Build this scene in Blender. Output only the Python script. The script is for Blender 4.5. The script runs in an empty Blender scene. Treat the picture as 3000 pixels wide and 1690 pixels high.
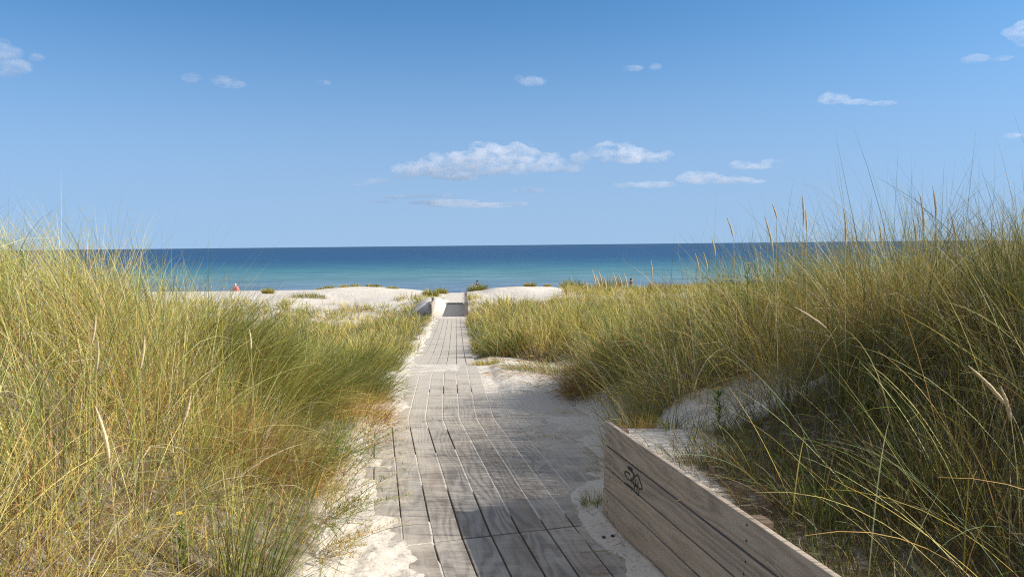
import bpy, bmesh, math
import numpy as np
from mathutils import Vector, Matrix, Quaternion

R = math.radians
rng = np.random.default_rng(11)
scn = bpy.context.scene
COL = scn.collection

# ------------------------------------------------------------------ helpers
def sm(a, b, x):
    t = np.clip((np.asarray(x, float) - a) / (b - a), 0, 1)
    return t * t * (3 - 2 * t)

def vnoise(x, y, seed=0):
    x = np.asarray(x, float); y = np.asarray(y, float)
    xi = np.floor(x).astype(np.int64); yi = np.floor(y).astype(np.int64)
    fx = x - xi; fy = y - yi
    fx = fx * fx * (3 - 2 * fx); fy = fy * fy * (3 - 2 * fy)
    def h(a, b):
        n = (a * 374761393 + b * 668265263 + seed * 1442695041) & 0xffffffff
        n = ((n ^ (n >> 13)) * 1274126177) & 0xffffffff
        n = (n ^ (n >> 16)) & 0xffffffff
        return n / 4294967295.0
    a = h(xi, yi); b = h(xi + 1, yi); c = h(xi, yi + 1); d = h(xi + 1, yi + 1)
    return (a + (b - a) * fx) * (1 - fy) + (c + (d - c) * fx) * fy

def fbm(x, y, s=1.0, seed=0, o=3):
    v = 0; a = .5; f = 1 / s; t = 0
    for i in range(o):
        v = v + a * vnoise(np.asarray(x) * f + 13.7 * i, np.asarray(y) * f + 7.1 * i, seed + i)
        t += a; a *= .5; f *= 2.1
    return v / t - .5          # about -0.5..0.5

def link(o, parent=None):
    COL.objects.link(o)
    if parent is not None: o.parent = parent
    return o

def tag(o, label=None, cat=None, group=None, kind=None):
    if label: o['label'] = label
    if cat: o['category'] = cat
    if group: o['group'] = group
    if kind: o['kind'] = kind
    return o

def empty(name, loc, label=None, cat=None, group=None):
    o = bpy.data.objects.new(name, None); o.empty_display_size = .1
    o.location = loc; link(o)
    return tag(o, label, cat, group)

def mesh_np(name, V, F, mat, parent=None, col=None, smooth=False, uv=None):
    """V (n,3), F (m,4) or (m,3) index arrays -> linked object"""
    me = bpy.data.meshes.new(name)
    V = np.ascontiguousarray(V, np.float32); F = np.ascontiguousarray(F, np.int32)
    k = F.shape[1]
    me.vertices.add(len(V)); me.vertices.foreach_set('co', V.ravel())
    me.loops.add(F.size); me.loops.foreach_set('vertex_index', F.ravel())
    me.polygons.add(len(F))
    me.polygons.foreach_set('loop_start', np.arange(0, F.size, k, dtype=np.int32))
    me.polygons.foreach_set('loop_total', np.full(len(F), k, np.int32))
    if smooth: me.polygons.foreach_set('use_smooth', np.ones(len(F), bool))
    if col is not None:
        at = me.attributes.new('tint', 'FLOAT_COLOR', 'POINT')
        c = np.ones((len(V), 4), np.float32); c[:, :3] = col
        at.data.foreach_set('color', c.ravel())
    if uv is not None:
        l = me.uv_layers.new(name='UVMap')
        l.data.foreach_set('uv', np.ascontiguousarray(uv, np.float32).ravel())
    me.update(calc_edges=True)
    me.materials.append(mat)
    o = bpy.data.objects.new(name, me)
    return link(o, parent)

class MB:
    """collects vertices, polygons and loop uvs, builds one mesh object"""
    def __init__(s): s.v = []; s.f = []; s.uv = []
    def poly(s, pts, faces, uvs=None):
        b = len(s.v); s.v += [tuple(p) for p in pts]
        for i, f in enumerate(faces):
            s.f.append([b + j for j in f])
            s.uv += uvs[i] if uvs else [(0, 0)] * len(f)
    def build(s, name, mat, parent=None, smooth=False, bevel=0):
        me = bpy.data.meshes.new(name); me.from_pydata(s.v, [], s.f)
        l = me.uv_layers.new(name='UVMap')
        for i, u in enumerate(s.uv): l.data[i].uv = u
        me.materials.append(mat)
        if smooth:
            for p in me.polygons: p.use_smooth = True
        me.update()
        o = bpy.data.objects.new(name, me); link(o, parent)
        if bevel:
            m = o.modifiers.new('bevel', 'BEVEL'); m.width = bevel; m.segments = 2; m.limit_method = 'ANGLE'
        return o

def tube(mb, pts, rad, n=6):
    pts = [Vector(p) for p in pts]; rings = []
    for i, p in enumerate(pts):
        d = (pts[min(i + 1, len(pts) - 1)] - pts[max(i - 1, 0)]).normalized()
        a = d.orthogonal().normalized() if i == 0 else (pa - d * pa.dot(d)).normalized()
        pa = a; b = d.cross(a)
        r = rad[i] if hasattr(rad, '__len__') else rad
        rings.append([p + (a * math.cos(t) + b * math.sin(t)) * r for t in [2 * math.pi * k / n for k in range(n)]])
    V = [p for r in rings for p in r]; F = []
    for i in range(len(rings) - 1):
        for k in range(n):
            F.append((i * n + k, i * n + (k + 1) % n, (i + 1) * n + (k + 1) % n, (i + 1) * n + k))
    F.append(tuple(range(n - 1, -1, -1))); F.append(tuple((len(rings) - 1) * n + k for k in range(n)))
    mb.poly(V, F)

# ------------------------------------------------------------------ materials
class NT:
    def __init__(s, name):
        s.m = bpy.data.materials.new(name); s.m.use_nodes = True
        s.t = s.m.node_tree; s.t.nodes.clear()
        s.out = s.n('ShaderNodeOutputMaterial')
    def n(s, typ, **kw):
        nd = s.t.nodes.new(typ)
        for k, v in kw.items():
            if k == 'inp':
                for kk, vv in v.items():
                    if isinstance(vv, bpy.types.NodeSocket): s.t.links.new(vv, nd.inputs[kk])
                    else: nd.inputs[kk].default_value = vv
            else: setattr(nd, k, v)
        return nd
    def l(s, a, b): s.t.links.new(a, b)
    def noise(s, vec, scale, detail=4, rough=.55, dist=0):
        return s.n('ShaderNodeTexNoise', inp={'Vector': vec, 'Scale': scale, 'Detail': detail, 'Roughness': rough, 'Distortion': dist}).outputs[0]
    def ramp(s, fac, stops, interp='LINEAR'):
        r = s.n('ShaderNodeValToRGB'); r.color_ramp.interpolation = interp
        e = r.color_ramp.elements
        while len(e) < len(stops): e.new(.5)
        for i, (p, c) in enumerate(stops):
            e[i].position = p; e[i].color = (*c, 1) if len(c) == 3 else c
        s.l(fac, r.inputs[0]); return r.outputs[0]
    def mix(s, f, a, b, typ='MIX'):
        m = s.n('ShaderNodeMix', data_type='RGBA', blend_type=typ)
        for sock, v in ((m.inputs[0], f), (m.inputs[6], a), (m.inputs[7], b)):
            if isinstance(v, bpy.types.NodeSocket): s.l(v, sock)
            else: sock.default_value = v if not isinstance(v, tuple) else (*v[:3], 1)
        return m.outputs[2]
    def math(s, op, a, b=0, c=0):
        m = s.n('ShaderNodeMath', operation=op)
        for i, v in enumerate((a, b, c)):
            if isinstance(v, bpy.types.NodeSocket): s.l(v, m.inputs[i])
            else: m.inputs[i].default_value = v
        return m.outputs[0]
    def mapr(s, v, a, b, c=0, d=1):
        return s.n('ShaderNodeMapRange', inp={0: v, 1: a, 2: b, 3: c, 4: d}).outputs[0]
    def bump(s, h, st=.3, d=.01, normal=None):
        b = s.n('ShaderNodeBump', inp={'Height': h, 'Strength': st, 'Distance': d})
        if normal: s.l(normal, b.inputs['Normal'])
        return b.outputs[0]
    def bsdf(s, **inp):
        p = s.n('ShaderNodeBsdfPrincipled', inp={k.replace('_', ' '): v for k, v in inp.items()})
        s.l(p.outputs[0], s.out.inputs[0]); return p

def geo_pos(t): return t.n('ShaderNodeNewGeometry').outputs['Position']
def scaled(t, vec, sc): return t.n('ShaderNodeMapping', inp={'Vector': vec, 'Scale': sc}).outputs[0]

def mat_sand():
    t = NT('sand'); p = geo_pos(t)
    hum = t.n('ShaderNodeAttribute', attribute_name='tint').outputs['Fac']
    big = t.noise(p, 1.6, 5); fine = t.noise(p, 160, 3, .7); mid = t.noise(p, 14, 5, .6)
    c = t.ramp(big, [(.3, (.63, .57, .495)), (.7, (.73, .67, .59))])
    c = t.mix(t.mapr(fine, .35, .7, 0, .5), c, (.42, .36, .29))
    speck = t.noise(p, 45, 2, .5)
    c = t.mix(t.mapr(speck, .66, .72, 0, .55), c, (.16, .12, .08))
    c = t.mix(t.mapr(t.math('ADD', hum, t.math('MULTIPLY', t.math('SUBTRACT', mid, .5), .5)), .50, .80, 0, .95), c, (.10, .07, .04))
    h = t.math('ADD', t.math('MULTIPLY', mid, 1.0), t.math('MULTIPLY', fine, .12))
    h2 = t.math('ADD', t.noise(p, 5.0, 3, .5), t.math('MULTIPLY', t.noise(scaled(t, p, (1, 2.6, 1)), 9.0, 2, .5), .35))
    nrm = t.bump(h2, .8, .05); nrm = t.bump(h, .75, .02, nrm)
    t.bsdf(Base_Color=c, Roughness=.95, Normal=nrm).inputs['Specular IOR Level'].default_value = .1
    return t.m

def mat_wood(name, dark, lite, dust=0., dustcol=(.55, .49, .41), warm=None, knots=True, rough=.8, ringw=.42):
    """uv: x = along the grain in metres, y = across in metres (plank offsets baked in)"""
    t = NT(name)
    uv = t.n('ShaderNodeUVMap', uv_map='UVMap').outputs[0]
    # cathedral grain: rings through a warped, very stretched field
    warp = t.noise(scaled(t, uv, (1.3, 9, 1)), 1.0, 3, .5)
    warp2 = t.noise(scaled(t, uv, (.7, 3.2, 1)), 1.0, 2, .5)
    sep = t.n('ShaderNodeSeparateXYZ', inp={0: uv})
    ring = t.math('ADD', t.math('MULTIPLY', sep.outputs[1], 42.0), t.math('ADD', t.math('MULTIPLY', warp, 9.), t.math('MULTIPLY', warp2, 26.)))
    ring = t.math('SINE', t.math('MULTIPLY', ring, 2.2))
    fib = t.noise(scaled(t, uv, (5, 260, 1)), 1.0, 4, .65)
    fib2 = t.noise(scaled(t, uv, (1.5, 60, 1)), 1.0, 3, .6)
    g = t.math('ADD', t.math('MULTIPLY', t.mapr(ring, -1, 1), ringw), t.math('ADD', t.math('MULTIPLY', fib, .55), t.math('MULTIPLY', fib2, .35)))
    c = t.ramp(g, [(.32, dark), (.62, tuple(.45 * a + .55 * b for a, b in zip(dark, lite))), (.95, lite)])
    # plank to plank tone from a stepped uv row
    row = t.math('FLOOR', t.math('MULTIPLY', sep.outputs[1], 1 / 3.0))
    rn = t.n('ShaderNodeTexWhiteNoise', noise_dimensions='1D', inp={'W': row})
    c = t.mix(1.0, c, t.ramp(rn.outputs[0], [(0, (.86, .86, .87)), (1, (1.10, 1.07, 1.03))]), 'MULTIPLY')
    if warm:
        c = t.mix(t.mapr(t.noise(scaled(t, uv, (.9, 4, 1)), 1.0, 3), .42, .7, 0, .6), c, warm)
    if knots:
        vv = t.n('ShaderNodeTexVoronoi', inp={'Vector': scaled(t, uv, (1.7, 5.0, 1)), 'Scale': 1.0, 'Randomness': 1.0})
        c = t.mix(t.mapr(vv.outputs[0], .05, .11, .8, 0), c, tuple(x * .35 for x in dark))
        blot = t.noise(scaled(t, uv, (2.2, 7, 1)), 1.0, 4, .6)
        c = t.mix(t.mapr(blot, .58, .74, 0, .55), c, tuple(x * .55 for x in dark))
    if dust:
        p = geo_pos(t)
        yy = t.n('ShaderNodeSeparateXYZ', inp={0: p}).outputs[1]
        dn = t.noise(scaled(t, p, (1.3, 2.2, 1)), 1.5, 6, .65)
        dn2 = t.noise(scaled(t, p, (3, 30, 1)), 1.0, 4, .6)
        a = t.math('ADD', t.math('MULTIPLY', dn, 1.0), t.math('MULTIPLY', dn2, .35))
        a = t.math('ADD', a, t.mapr(yy, 5.5, 9.5, -.08, .24))
        px = t.n('ShaderNodeSeparateXYZ', inp={0: p}).outputs[0]
        e = t.math('ADD', px, t.math('ADD', .62, t.math('MULTIPLY', t.math('SUBTRACT', yy, 4.2), .13)))   # blown in from the sand on the left side
        a = t.math('ADD', a, t.mapr(e, -.05, .45, .22, 0))
        e2 = t.math('ADD', px, t.math('SUBTRACT', t.math('MULTIPLY', t.math('SUBTRACT', yy, 3.7), .13), .5))   # and from the sand by the wall
        a = t.math('ADD', a, t.mapr(e2, -.32, .12, 0, .24))
        m = t.mapr(a, .60, .95, 0, dust)
        c = t.mix(m, c, dustcol)
    nrm = t.bump(g, .35, .004)
    t.bsdf(Base_Color=c, Roughness=rough, Normal=nrm).inputs['Specular IOR Level'].default_value = .25
    return t.m

def mat_grass(name='grass_blade', trans=.20):
    t = NT(name)
    c = t.n('ShaderNodeAttribute', attribute_name='tint').outputs['Color']
    d = t.n('ShaderNodeBsdfPrincipled', inp={'Base Color': c, 'Roughness': .5, 'Specular IOR Level': .16})
    tr = t.n('ShaderNodeBsdfTranslucent', inp={'Color': c})
    mx = t.n('ShaderNodeMixShader', inp={0: trans})
    t.l(d.outputs[0], mx.inputs[1]); t.l(tr.outputs[0], mx.inputs[2]); t.l(mx.outputs[0], t.out.inputs[0])
    return t.m

def mat_plain(name, c, rough=.8, var=.15, scale=40):
    t = NT(name)
    n = t.noise(t.n('ShaderNodeTexCoord').outputs['Object'], scale, 4)
    cc = t.ramp(n, [(.3, tuple(x * (1 - var) for x in c)), (.7, tuple(min(1, x * (1 + var)) for x in c))])
    t.bsdf(Base_Color=cc, Roughness=rough, Normal=t.bump(n, .2, .003))
    return t.m

def mat_sea():
    t = NT('sea_water'); p = geo_pos(t)
    s = t.n('ShaderNodeSeparateXYZ', inp={0: p}); y = s.outputs[1]
    inv = t.math('DIVIDE', 80.0, y)                       # 1 near the shore, 0 at the horizon
    wob = t.noise(scaled(t, p, (.006, .03, 1)), 1.0, 4, .6)
    wob = t.math('MULTIPLY', t.math('SUBTRACT', wob, .5), .16)
    f = t.math('ADD', inv, t.math('MULTIPLY', wob, t.math('ADD', inv, .12)))
    c = t.ramp(f, SEA_RAMP)
    chop = t.noise(scaled(t, p, (.10, .28, 1)), 1.0, 5, .65)
    c = t.mix(1.0, c, t.ramp(chop, [(.3, (.62, .68, .76)), (.7, (1.32, 1.26, 1.2))]), 'MULTIPLY')
    w1 = t.noise(scaled(t, p, (.25, .7, 1)), 1.0, 4, .6)
    nrm = t.bump(w1, .35, .5)
    b = t.bsdf(Base_Color=c, Roughness=.35, IOR=1.33, Normal=nrm)
    b.inputs['Specular IOR Level'].default_value = .09
    return t.m
SEA_RAMP = [(0, (.020, .058, .120)), (.10, (.010, .054, .135)), (.26, (.010, .064, .148)), (.37, (.022, .100, .170)),
            (.50, (.056, .178, .218)), (.64, (.112, .235, .252)), (.80, (.135, .22, .28)), (1.0, (.13, .19, .28))]

M_SAND = mat_sand()
M_DECK = mat_wood('deck_wood', (.15, .138, .126), (.40, .37, .335), dust=.85, warm=(.29, .225, .165), knots=False, ringw=.36)
M_WALL = mat_wood('wall_wood', (.27, .215, .165), (.70, .585, .465), warm=(.58, .46, .34), ringw=.20)
M_FAR = mat_wood('far_wall_wood', (.22, .19, .16), (.45, .40, .34))
M_GRASS = mat_grass()
M_STRAW = mat_plain('straw', (.62, .47, .26), .7, .2, 120)
M_STEM = mat_plain('straw_stem', (.42, .34, .14), .7, .2, 60)
M_YEL = mat_plain('yellow_petals', (.75, .52, .02), .6, .15, 60)
M_INK = mat_plain('black_marker', (.02, .02, .022), .6, .1)
M_SCREW = mat_plain('rusty_screw', (.05, .035, .03), .7, .2)
M_POST = mat_plain('brown_post', (.16, .11, .07), .8, .3, 30)
M_GAP_SHADE = mat_plain('gap_shade_black', (.015, .015, .016), .8, .2)  # for the added sheet that darkens the wall joints
M_PEB = mat_plain('dark_pebble', (.035, .032, .035), .7, .3, 60)
M_SKIN = mat_plain('skin', (.55, .33, .25), .6, .05)
M_PINK = mat_plain('pink_cloth', (.72, .20, .19), .8, .1)
M_DARKCL = mat_plain('dark_cloth', (.018, .02, .03), .8, .2)
M_GREYCL = mat_plain('grey_cloth', (.16, .16, .14), .8, .2)
M_REDCL = mat_plain('brown_cloth', (.2, .06, .04), .8, .1)
M_HAIRW = mat_plain('white_hair', (.7, .62, .56), .8, .1)
M_HAIRD = mat_plain('dark_hair', (.03, .017, .014), .7, .2)

# ------------------------------------------------------------------ camera
cam_d = bpy.data.cameras.new('camera'); cam = bpy.data.objects.new('camera', cam_d); COL.objects.link(cam)
cam_d.sensor_width = 36; cam_d.lens = 26.4; cam_d.clip_end = 120000; cam_d.clip_start = .05
CAMZ = 1.65
cam.location = (0, 0, CAMZ)
cam.rotation_mode = 'QUATERNION'
cam.rotation_quaternion = Quaternion((1, 0, 0), R(90 - 3.3)) @ Quaternion((0, 0, 1), R(-.6))
scn.camera = cam
CM = cam.rotation_quaternion.to_matrix()
def ray(px, py):                                   # photo pixel -> world direction
    return CM @ Vector(((px - 1500) / 2200, (845 - py) / 2200, -1))
def at(px, py, Y):                                 # the point at depth Y seen at a photo pixel
    d = ray(px, py); return Vector((0, 0, CAMZ)) + d * (Y / d.y)

# ------------------------------------------------------------------ lay of the land
BY = [-40, 0, 4.2, 7.1, 9.9, 12.7, 15.5, 18.3, 21.1, 24, 27.3, 30.8, 37, 37.05, 45, 48, 52, 56, 62, 72, 78, 92, 110, 160]
BZ = [0, 0, 0, 0, -.075, -.34, -.60, -.78, -.93, -1.07, -1.2, -1.30, -1.27, -1.18, -1.24, -1.45, -1.8, -2.15, -2.65, -3.2, -3.42, -4.0, -4.6, -6]
def base(Y): return np.interp(Y, BY, BZ)
def xl(Y): return np.interp(Y, [0, 1, 4.2, 7.1, 9.9, 31, 37, 45, 60], [-.1, -.25, -.88, -1.38, -1.66, -3.3, -3.65, -4.1, -4.6])
def xr(Y): return np.interp(Y, [0, 2.4, 4.49, 7.1, 8.5, 9.9, 31, 37, 45, 60], [1.50, .99, .53, .72, .35, -.424, -2.0, -2.4, -2.95, -3.3])
def xe(Y): return np.interp(Y, [0, 8.5, 8.52, 9.9, 31, 60], [.9, .65, -.31, -.424, -2.0, -3.3])   # right edge of the boards
def wallx(Y): return .535 + (4.49 - Y) * .216      # inner face of the near wall

def ground(X, Y, drift=True):
    X = np.asarray(X, float); Y = np.asarray(Y, float)
    z = base(Y); u = xl(Y) - X; v = X - xr(Y)
    # left dune and hollow
    aL = np.interp(Y, [-10, 2, 6, 7.5, 9, 11, 16], [1.1, 1.0, .95, .8, .35, .05, 0])
    L = aL * (sm(.05, 2.2, u) + .30 * sm(1.5, 2.7, u)) + .25 * sm(2.3, 6, u) * sm(10, 7, Y)
    L = L - .35 * sm(.4, 3, u) * sm(10, 14, Y) * (1 - sm(33, 40, Y))
    # right dune
    aR = np.interp(Y, [-10, 5, 6.5, 8, 9.5, 12, 16, 30, 45, 60], [.84, .86, .98, .62, .22, .22, .30, .25, .1, 0])
    a0 = np.interp(Y, [7.6, 8.6, 10, 13, 14.2], [0, .35, 1.2, 1.8, 0.])
    Rr = aR * (.58 * sm(a0, a0 + .7, v) + .42 * sm(a0 + .5, a0 + 2.1, v)) + .5 * sm(2.6, 5.5, v) * sm(11, 7, Y) + .55 * sm(2.9, 5.4, v) * sm(7.2, 5.2, Y)  # last terms: unseen outer rise, heightened to throw shade towards the path
    w = (Y < 4.49)
    vw = X - wallx(Y)
    Rw = np.interp(Y, [2.7, 3.7], [.36, .53]) * sm(.010, .042 + np.maximum(Y - 4.49, 0) * 1.6, vw) + .58 * sm(.5, 2.2, vw) + .5 * sm(2.4, 5.3, vw) + .70 * sm(2.6, 5.2, vw)  # outer terms likewise raise the dune out of view as a sun blocker
    bl = sm(4.95, 4.5, Y)
    Rr = Rr * (1 - bl) + Rw * bl
    g = z + L + Rr
    # far sand mounds on the dune crest
    far = sm(33, 38, Y)
    g = g + .52 * np.exp(-((X + 10.6) / 3.1) ** 2 - ((Y - 48) / 6.5) ** 2) * far
    g = g + .22 * np.exp(-((X + 7.0) / 2.2) ** 2 - ((Y - 47) / 6) ** 2) * far
    g = g + .27 * np.exp(-((X - .9) / 3.0) ** 2 - ((Y - 46) / 6) ** 2) * far
    tm = sm(12.0, 15.5, -X) * sm(38, 46, Y) * sm(100, 92, Y); g = g * (1 - tm) + tm * np.interp(Y, [38, 48, 84, 89, 100], [-1.45, -1.55, -3.16, -3.42, -4])
    off = sm(.3, 1.5, np.maximum(u, v))
    amp = np.interp(Y, [8, 14, 60, 80], [.18, .4, .4, .1])
    g = g + off * amp * fbm(X, Y, 3.1, 3, 3)
    # the corridor: boards lie at base(Y); sand sits lower in gaps, higher in drifts
    if drift:
        n1 = fbm(X, Y, .55, 21, 4); n2 = fbm(X, Y * .5, .22, 31, 3); n3 = fbm(X, Y, .09, 41, 3)
        gapd = -.0012 - .035 * sm(12, 13.5, Y) - .07 * sm(.15, .19, fbm(X, Y, .8, 55, 2)) * (Y < 14) * sm(3.2, 3.8, Y)
        hl = -.03 + .10 * sm(-.25, .5, u + .28 + .30 * n1 + .14 * n3)                # left drift over board edges
        xb = np.interp(Y, [3.3, 3.73, 4.43, 5.47, 6.4, 7.1], [.66, .50, .36, .30, .10, .02])
        hr = .016 * sm(-.06, .3, X - xb + .10 * n1) - .014 + .060 * n1 + .030 * n2 + .03 * sm(.36, .02, wallx(np.minimum(Y, 4.49)) - X - .3 * n1) * sm(5.3, 4.5, Y) + .02 * sm(.75, 1.1, X + .12 * (7.1 - Y) - .1)
        mr = (Y < 7.12) * sm(-.1, .05, X - xb); hr = hr * mr - .06 * (1 - mr)
        ms = sm(9.0, 10.2, Y) * (1 - sm(12.0, 13.5, Y)); sparse = ms * (.03 * n1 + .014 * n2 + .001) - .04 * (1 - ms)
        end = -.05 + .07 * sm(29.5, 30.8, Y)
        past = -.03 + .06 * sm(-.04, .35, X - xe(Y) + .2 * n1) * (Y > 7.3)
        lw = .36 * sm(31.2, 34.6, Y) * sm(.50, .02, X - xl(Y)) * sm(40, 35.5, Y)
        dr = np.maximum.reduce([gapd, hl + gapd * .5, hr, sparse, end + 0 * X, past]) + lw
        inc = 1 - off
        g = g + dr * inc * np.where((bl > 0) & (vw > 0), 0, 1)
        g = g + .012 * n2 * np.where(np.maximum(u, v) > 0, 1, 0)
    return g

def gdens(X, Y):
    """marram cover 0..1"""
    u = xl(Y) - X; v = X - xr(Y)
    n = fbm(X, Y, .9, 71, 3); n4 = fbm(X, Y, 4, 73, 3)
    sand_strip = np.interp(Y, [0, 5.5, 8, 11], [-.08, -.03, -.02, -.12])
    D = sm(0, .34, u - sand_strip + .5 * n) * .98
    vw = X - wallx(Y)
    d1 = sm(.03, .22, vw + .15 * n)
    d2 = sm(.05, .40, v + .2 * n)
    a0 = np.interp(Y, [7.6, 8.6, 10, 13, 14.2], [.0, .35, 1.25, 1.8, -.15])
    d3 = sm(a0, a0 + .35, v + .35 * n)
    Rt = np.where(Y < 4.55, d1, np.where(Y < 7.6, d2, d3))
    patch = sm(4.35, 4.6, Y) * (1 - sm(5.15, 5.5, Y + .5 * n)) * (1 - sm(1.5, 2.0, X + .5 * n)) * (v > -.3)
    patch = np.maximum(patch, sm(3.75, 4.15, Y) * (Y < 4.7) * (1 - sm(.85, 1.15, X + .5 * n)))
    Rt = Rt * (1 - .96 * patch)
    D = np.maximum(D, Rt)
    # ends of the field against the far sand mounds
    endY = np.where(X < xl(Y), np.interp(X, [-60, -16, -13, -10.5, -6.5, -4.9, -4.3], [39, 38.5, 38, 37.5, 38.5, 41, 45]),
                    np.interp(X, [-2.6, -2.1, -1.4, 2.6, 3.4, 60], [44, 40, 36.5, 37, 50, 51]))
    D = D * (1 - sm(-1.6, 1.6, Y - endY + 5 * n4))
    return D

def gheight(X, Y):
    u = xl(Y) - X; v = X - xr(Y)
    n = fbm(X, Y, 1.3, 81, 3); n2 = fbm(X, Y, 4.5, 85, 2)
    hl = np.where(Y < 9.5, .38 + .74 * sm(0, 1.5, u) + .27 * sm(1.5, 2.5, u), .34 + .30 * sm(0, 1.0, u))
    hl = hl * (1 - .4 * sm(8, 12, Y) * (Y < 9.5))
    hr = np.where(Y < 9, np.interp(Y, [4.4, 5.4], [.30, .66]) + np.interp(Y, [4.4, 5.4], [.50, .36]) * sm(np.interp(Y, [4.4, 5.4], [.45, 0]), 1.5, v), .44 + .28 * sm(0, 1.4, v))
    h = np.where(X < xl(Y) + .3, hl, hr)
    h = h * np.interp(Y, [0, 18, 30, 50], [1, 1, .85, .7])
    return h * (1 + .7 * n + .35 * n2)

# ------------------------------------------------------------------ terrain sheet
def lines(knots):
    out = []
    for a, b, s in knots: out += list(np.arange(a, b - 1e-6, s))
    return np.array(out + [knots[-1][1]])
gx = lines([(-180, -60, 12), (-60, -20, 2.5), (-20, -5, .5), (-5, -2.0, .08), (-2.0, 1.3, .02), (1.3, 3, .06), (3, 8, .25), (8, 25, .8), (25, 60, 2.5), (60, 180, 12)])
gy = lines([(-40, -4, 3), (-4, 1.5, .25), (1.5, 3.4, .04), (3.4, 9, .02), (9, 14, .035), (14, 24, .12), (24, 50, .25), (50, 100, .8), (100, 160, 6)])
GX, GY = np.meshgrid(gx, gy)
GX = GX + (4.49 - np.clip(GY, -4, 4.49)) * .216
GZ = ground(GX, GY)
nx, ny = len(gx), len(gy)
idx = np.arange(nx * ny).reshape(ny, nx)
F = np.stack([idx[:-1, :-1], idx[:-1, 1:], idx[1:, 1:], idx[1:, :-1]], -1).reshape(-1, 4)
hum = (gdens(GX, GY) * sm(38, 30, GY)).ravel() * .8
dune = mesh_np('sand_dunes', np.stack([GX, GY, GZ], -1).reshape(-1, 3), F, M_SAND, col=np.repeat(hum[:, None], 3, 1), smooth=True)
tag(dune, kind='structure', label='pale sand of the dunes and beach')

# sea
S = 70000
sea = mesh_np('sea', [(-S, 70, -3.4), (S, 70, -3.4), (S, S, -3.4), (-S, S, -3.4)], [(0, 1, 2, 3)], mat_sea())
tag(sea, kind='structure', label='calm sea, turquoise near the shore and deep blue at the horizon')

# ------------------------------------------------------------------ boardwalk
PID = [0]
def board(mb, a0, a1, b0, b1, za, zb, th, nseg=1, tilt=0):
    """plank between near edge a0..a1 and far edge b0..b1 (xy pairs), uv along the grain"""
    PID[0] += 1
    off = PID[0] * 3.0 + 1.0; o2 = (PID[0] * 7.31) % 50
    a0, a1, b0, b1 = map(Vector, (a0, a1, b0, b1))
    Ln = (b0 - a0).length; W = (a1 - a0).length
    P = []
    for t in (0, 1):
        l = a0.lerp(b0, t); r = a1.lerp(b1, t); z = za + (zb - za) * t
        P += [(l.x, l.y, z - tilt), (r.x, r.y, z + tilt), (r.x, r.y, z - th), (l.x, l.y, z - th)]
    F = [(0, 1, 5, 4), (1, 2, 6, 5), (3, 7, 6, 2), (0, 4, 7, 3), (0, 3, 2, 1), (4, 5, 6, 7)]
    uvt = lambda l, w: (o2 + l, off + w)
    U = [[uvt(0, 0), uvt(0, W), uvt(Ln, W), uvt(Ln, 0)], [uvt(0, W), uvt(0, W + th), uvt(Ln, W + th), uvt(Ln, W)],
         [uvt(0, 0), uvt(Ln, 0), uvt(Ln, W), uvt(0, W)], [uvt(0, 0), uvt(Ln, 0), uvt(Ln, th), uvt(0, th)],
         [uvt(0, 0), uvt(0.02, 0), uvt(0.02, W), uvt(0, W)], [uvt(0, 0), uvt(0, W), uvt(0.02, W), uvt(0.02, 0)]]
    mb.poly(P, F, U)

walk = empty('boardwalk', (0, 1, 0), 'weathered grey plank boardwalk running through the dunes to the sea', 'boardwalk')
walk['kind'] = 'structure'
def B_(k): return Vector((-.614 + .1605 * k, 4.226 + .27 * (-.614 + .1605 * k)))
def A_(k): return Vector((.10 + .1605 * k - 0.0, .9))
def C_(k): return Vector((-1.168 + .1633 * k, 7.1))
def C2_(k): return Vector((-1.168 + .1633 * k - .085 * 1.4, 8.5))
def D_(k): return Vector((-1.411 + .1645 * k, 9.9))
def far_(Y):
    xr_ = -.424 + (Y - 9.9) * (-1.576 / 21.1)
    return lambda k: Vector((xr_ - (6 - k) * .1645, Y))
GAP = .0102
def section(k0, k1, near, farf, zn=None, ext=.006):
    mb = MB()
    for k in range(k0, k1):
        g = GAP / 2
        a0, a1, b0, b1 = near(k), near(k + 1), farf(k), farf(k + 1)
        e = (a1 - a0).normalized() * (g + rng.uniform(-.0015, .002)); f = (b1 - b0).normalized() * (g + rng.uniform(-.0015, .002))
        a0 = a0 + e; a1 = a1 - e; b0 = b0 + f; b1 = b1 - f
        la = (b0 - a0).normalized() * (ext + rng.uniform(0, .004)); a0 = a0 + la; a1 = a1 + la; b0 = b0 - la; b1 = b1 - la
        za = float(base((a0.y + a1.y) / 2)); zb = float(base((b0.y + b1.y) / 2)); j = rng.uniform(.0008, .0022)
        board(mb, a0, a1, b0, b1, za + j, zb + j, .045, tilt=rng.uniform(-.0008, .0008))
    return mb.build('deck_section', M_DECK, walk, bevel=.003)
section(-3, 7, A_, B_)
section(-3, 7, B_, C_)
def Bs(k):
    c = C_(k); b = B_(k); return b + (c - b) * .2
section(7, 11, Bs, C_)
section(-2, 6, C_, D_)
section(6, 12, C_, C2_)
ys = [9.9, 12.7, 15.5, 18.3, 21.1, 24, 27.3, 30.8]
for a, b in zip(ys, ys[1:]): section(-2, 6, D_ if a == 9.9 else far_(a), far_(b))
walk.location = (0, 0, 0)
# edge joists under the deck sides, seen as a dark rim in the distance
for k in (-2, 6):
    mb = MB()
    for a, b in zip(ys, ys[1:]):
        p = far_(a)(k); q = far_(b)(k); s = .012 if k == 6 else -.012
        board(mb, p + Vector((min(0, s) , 0)), p + Vector((max(0, s) + .03, 0)), q + Vector((min(0, s), 0)), q + Vector((max(0, s) + .03, 0)), base(a) - .046, base(b) - .046, .12)
    mb.build('edge_joist', M_DECK, walk)

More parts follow.
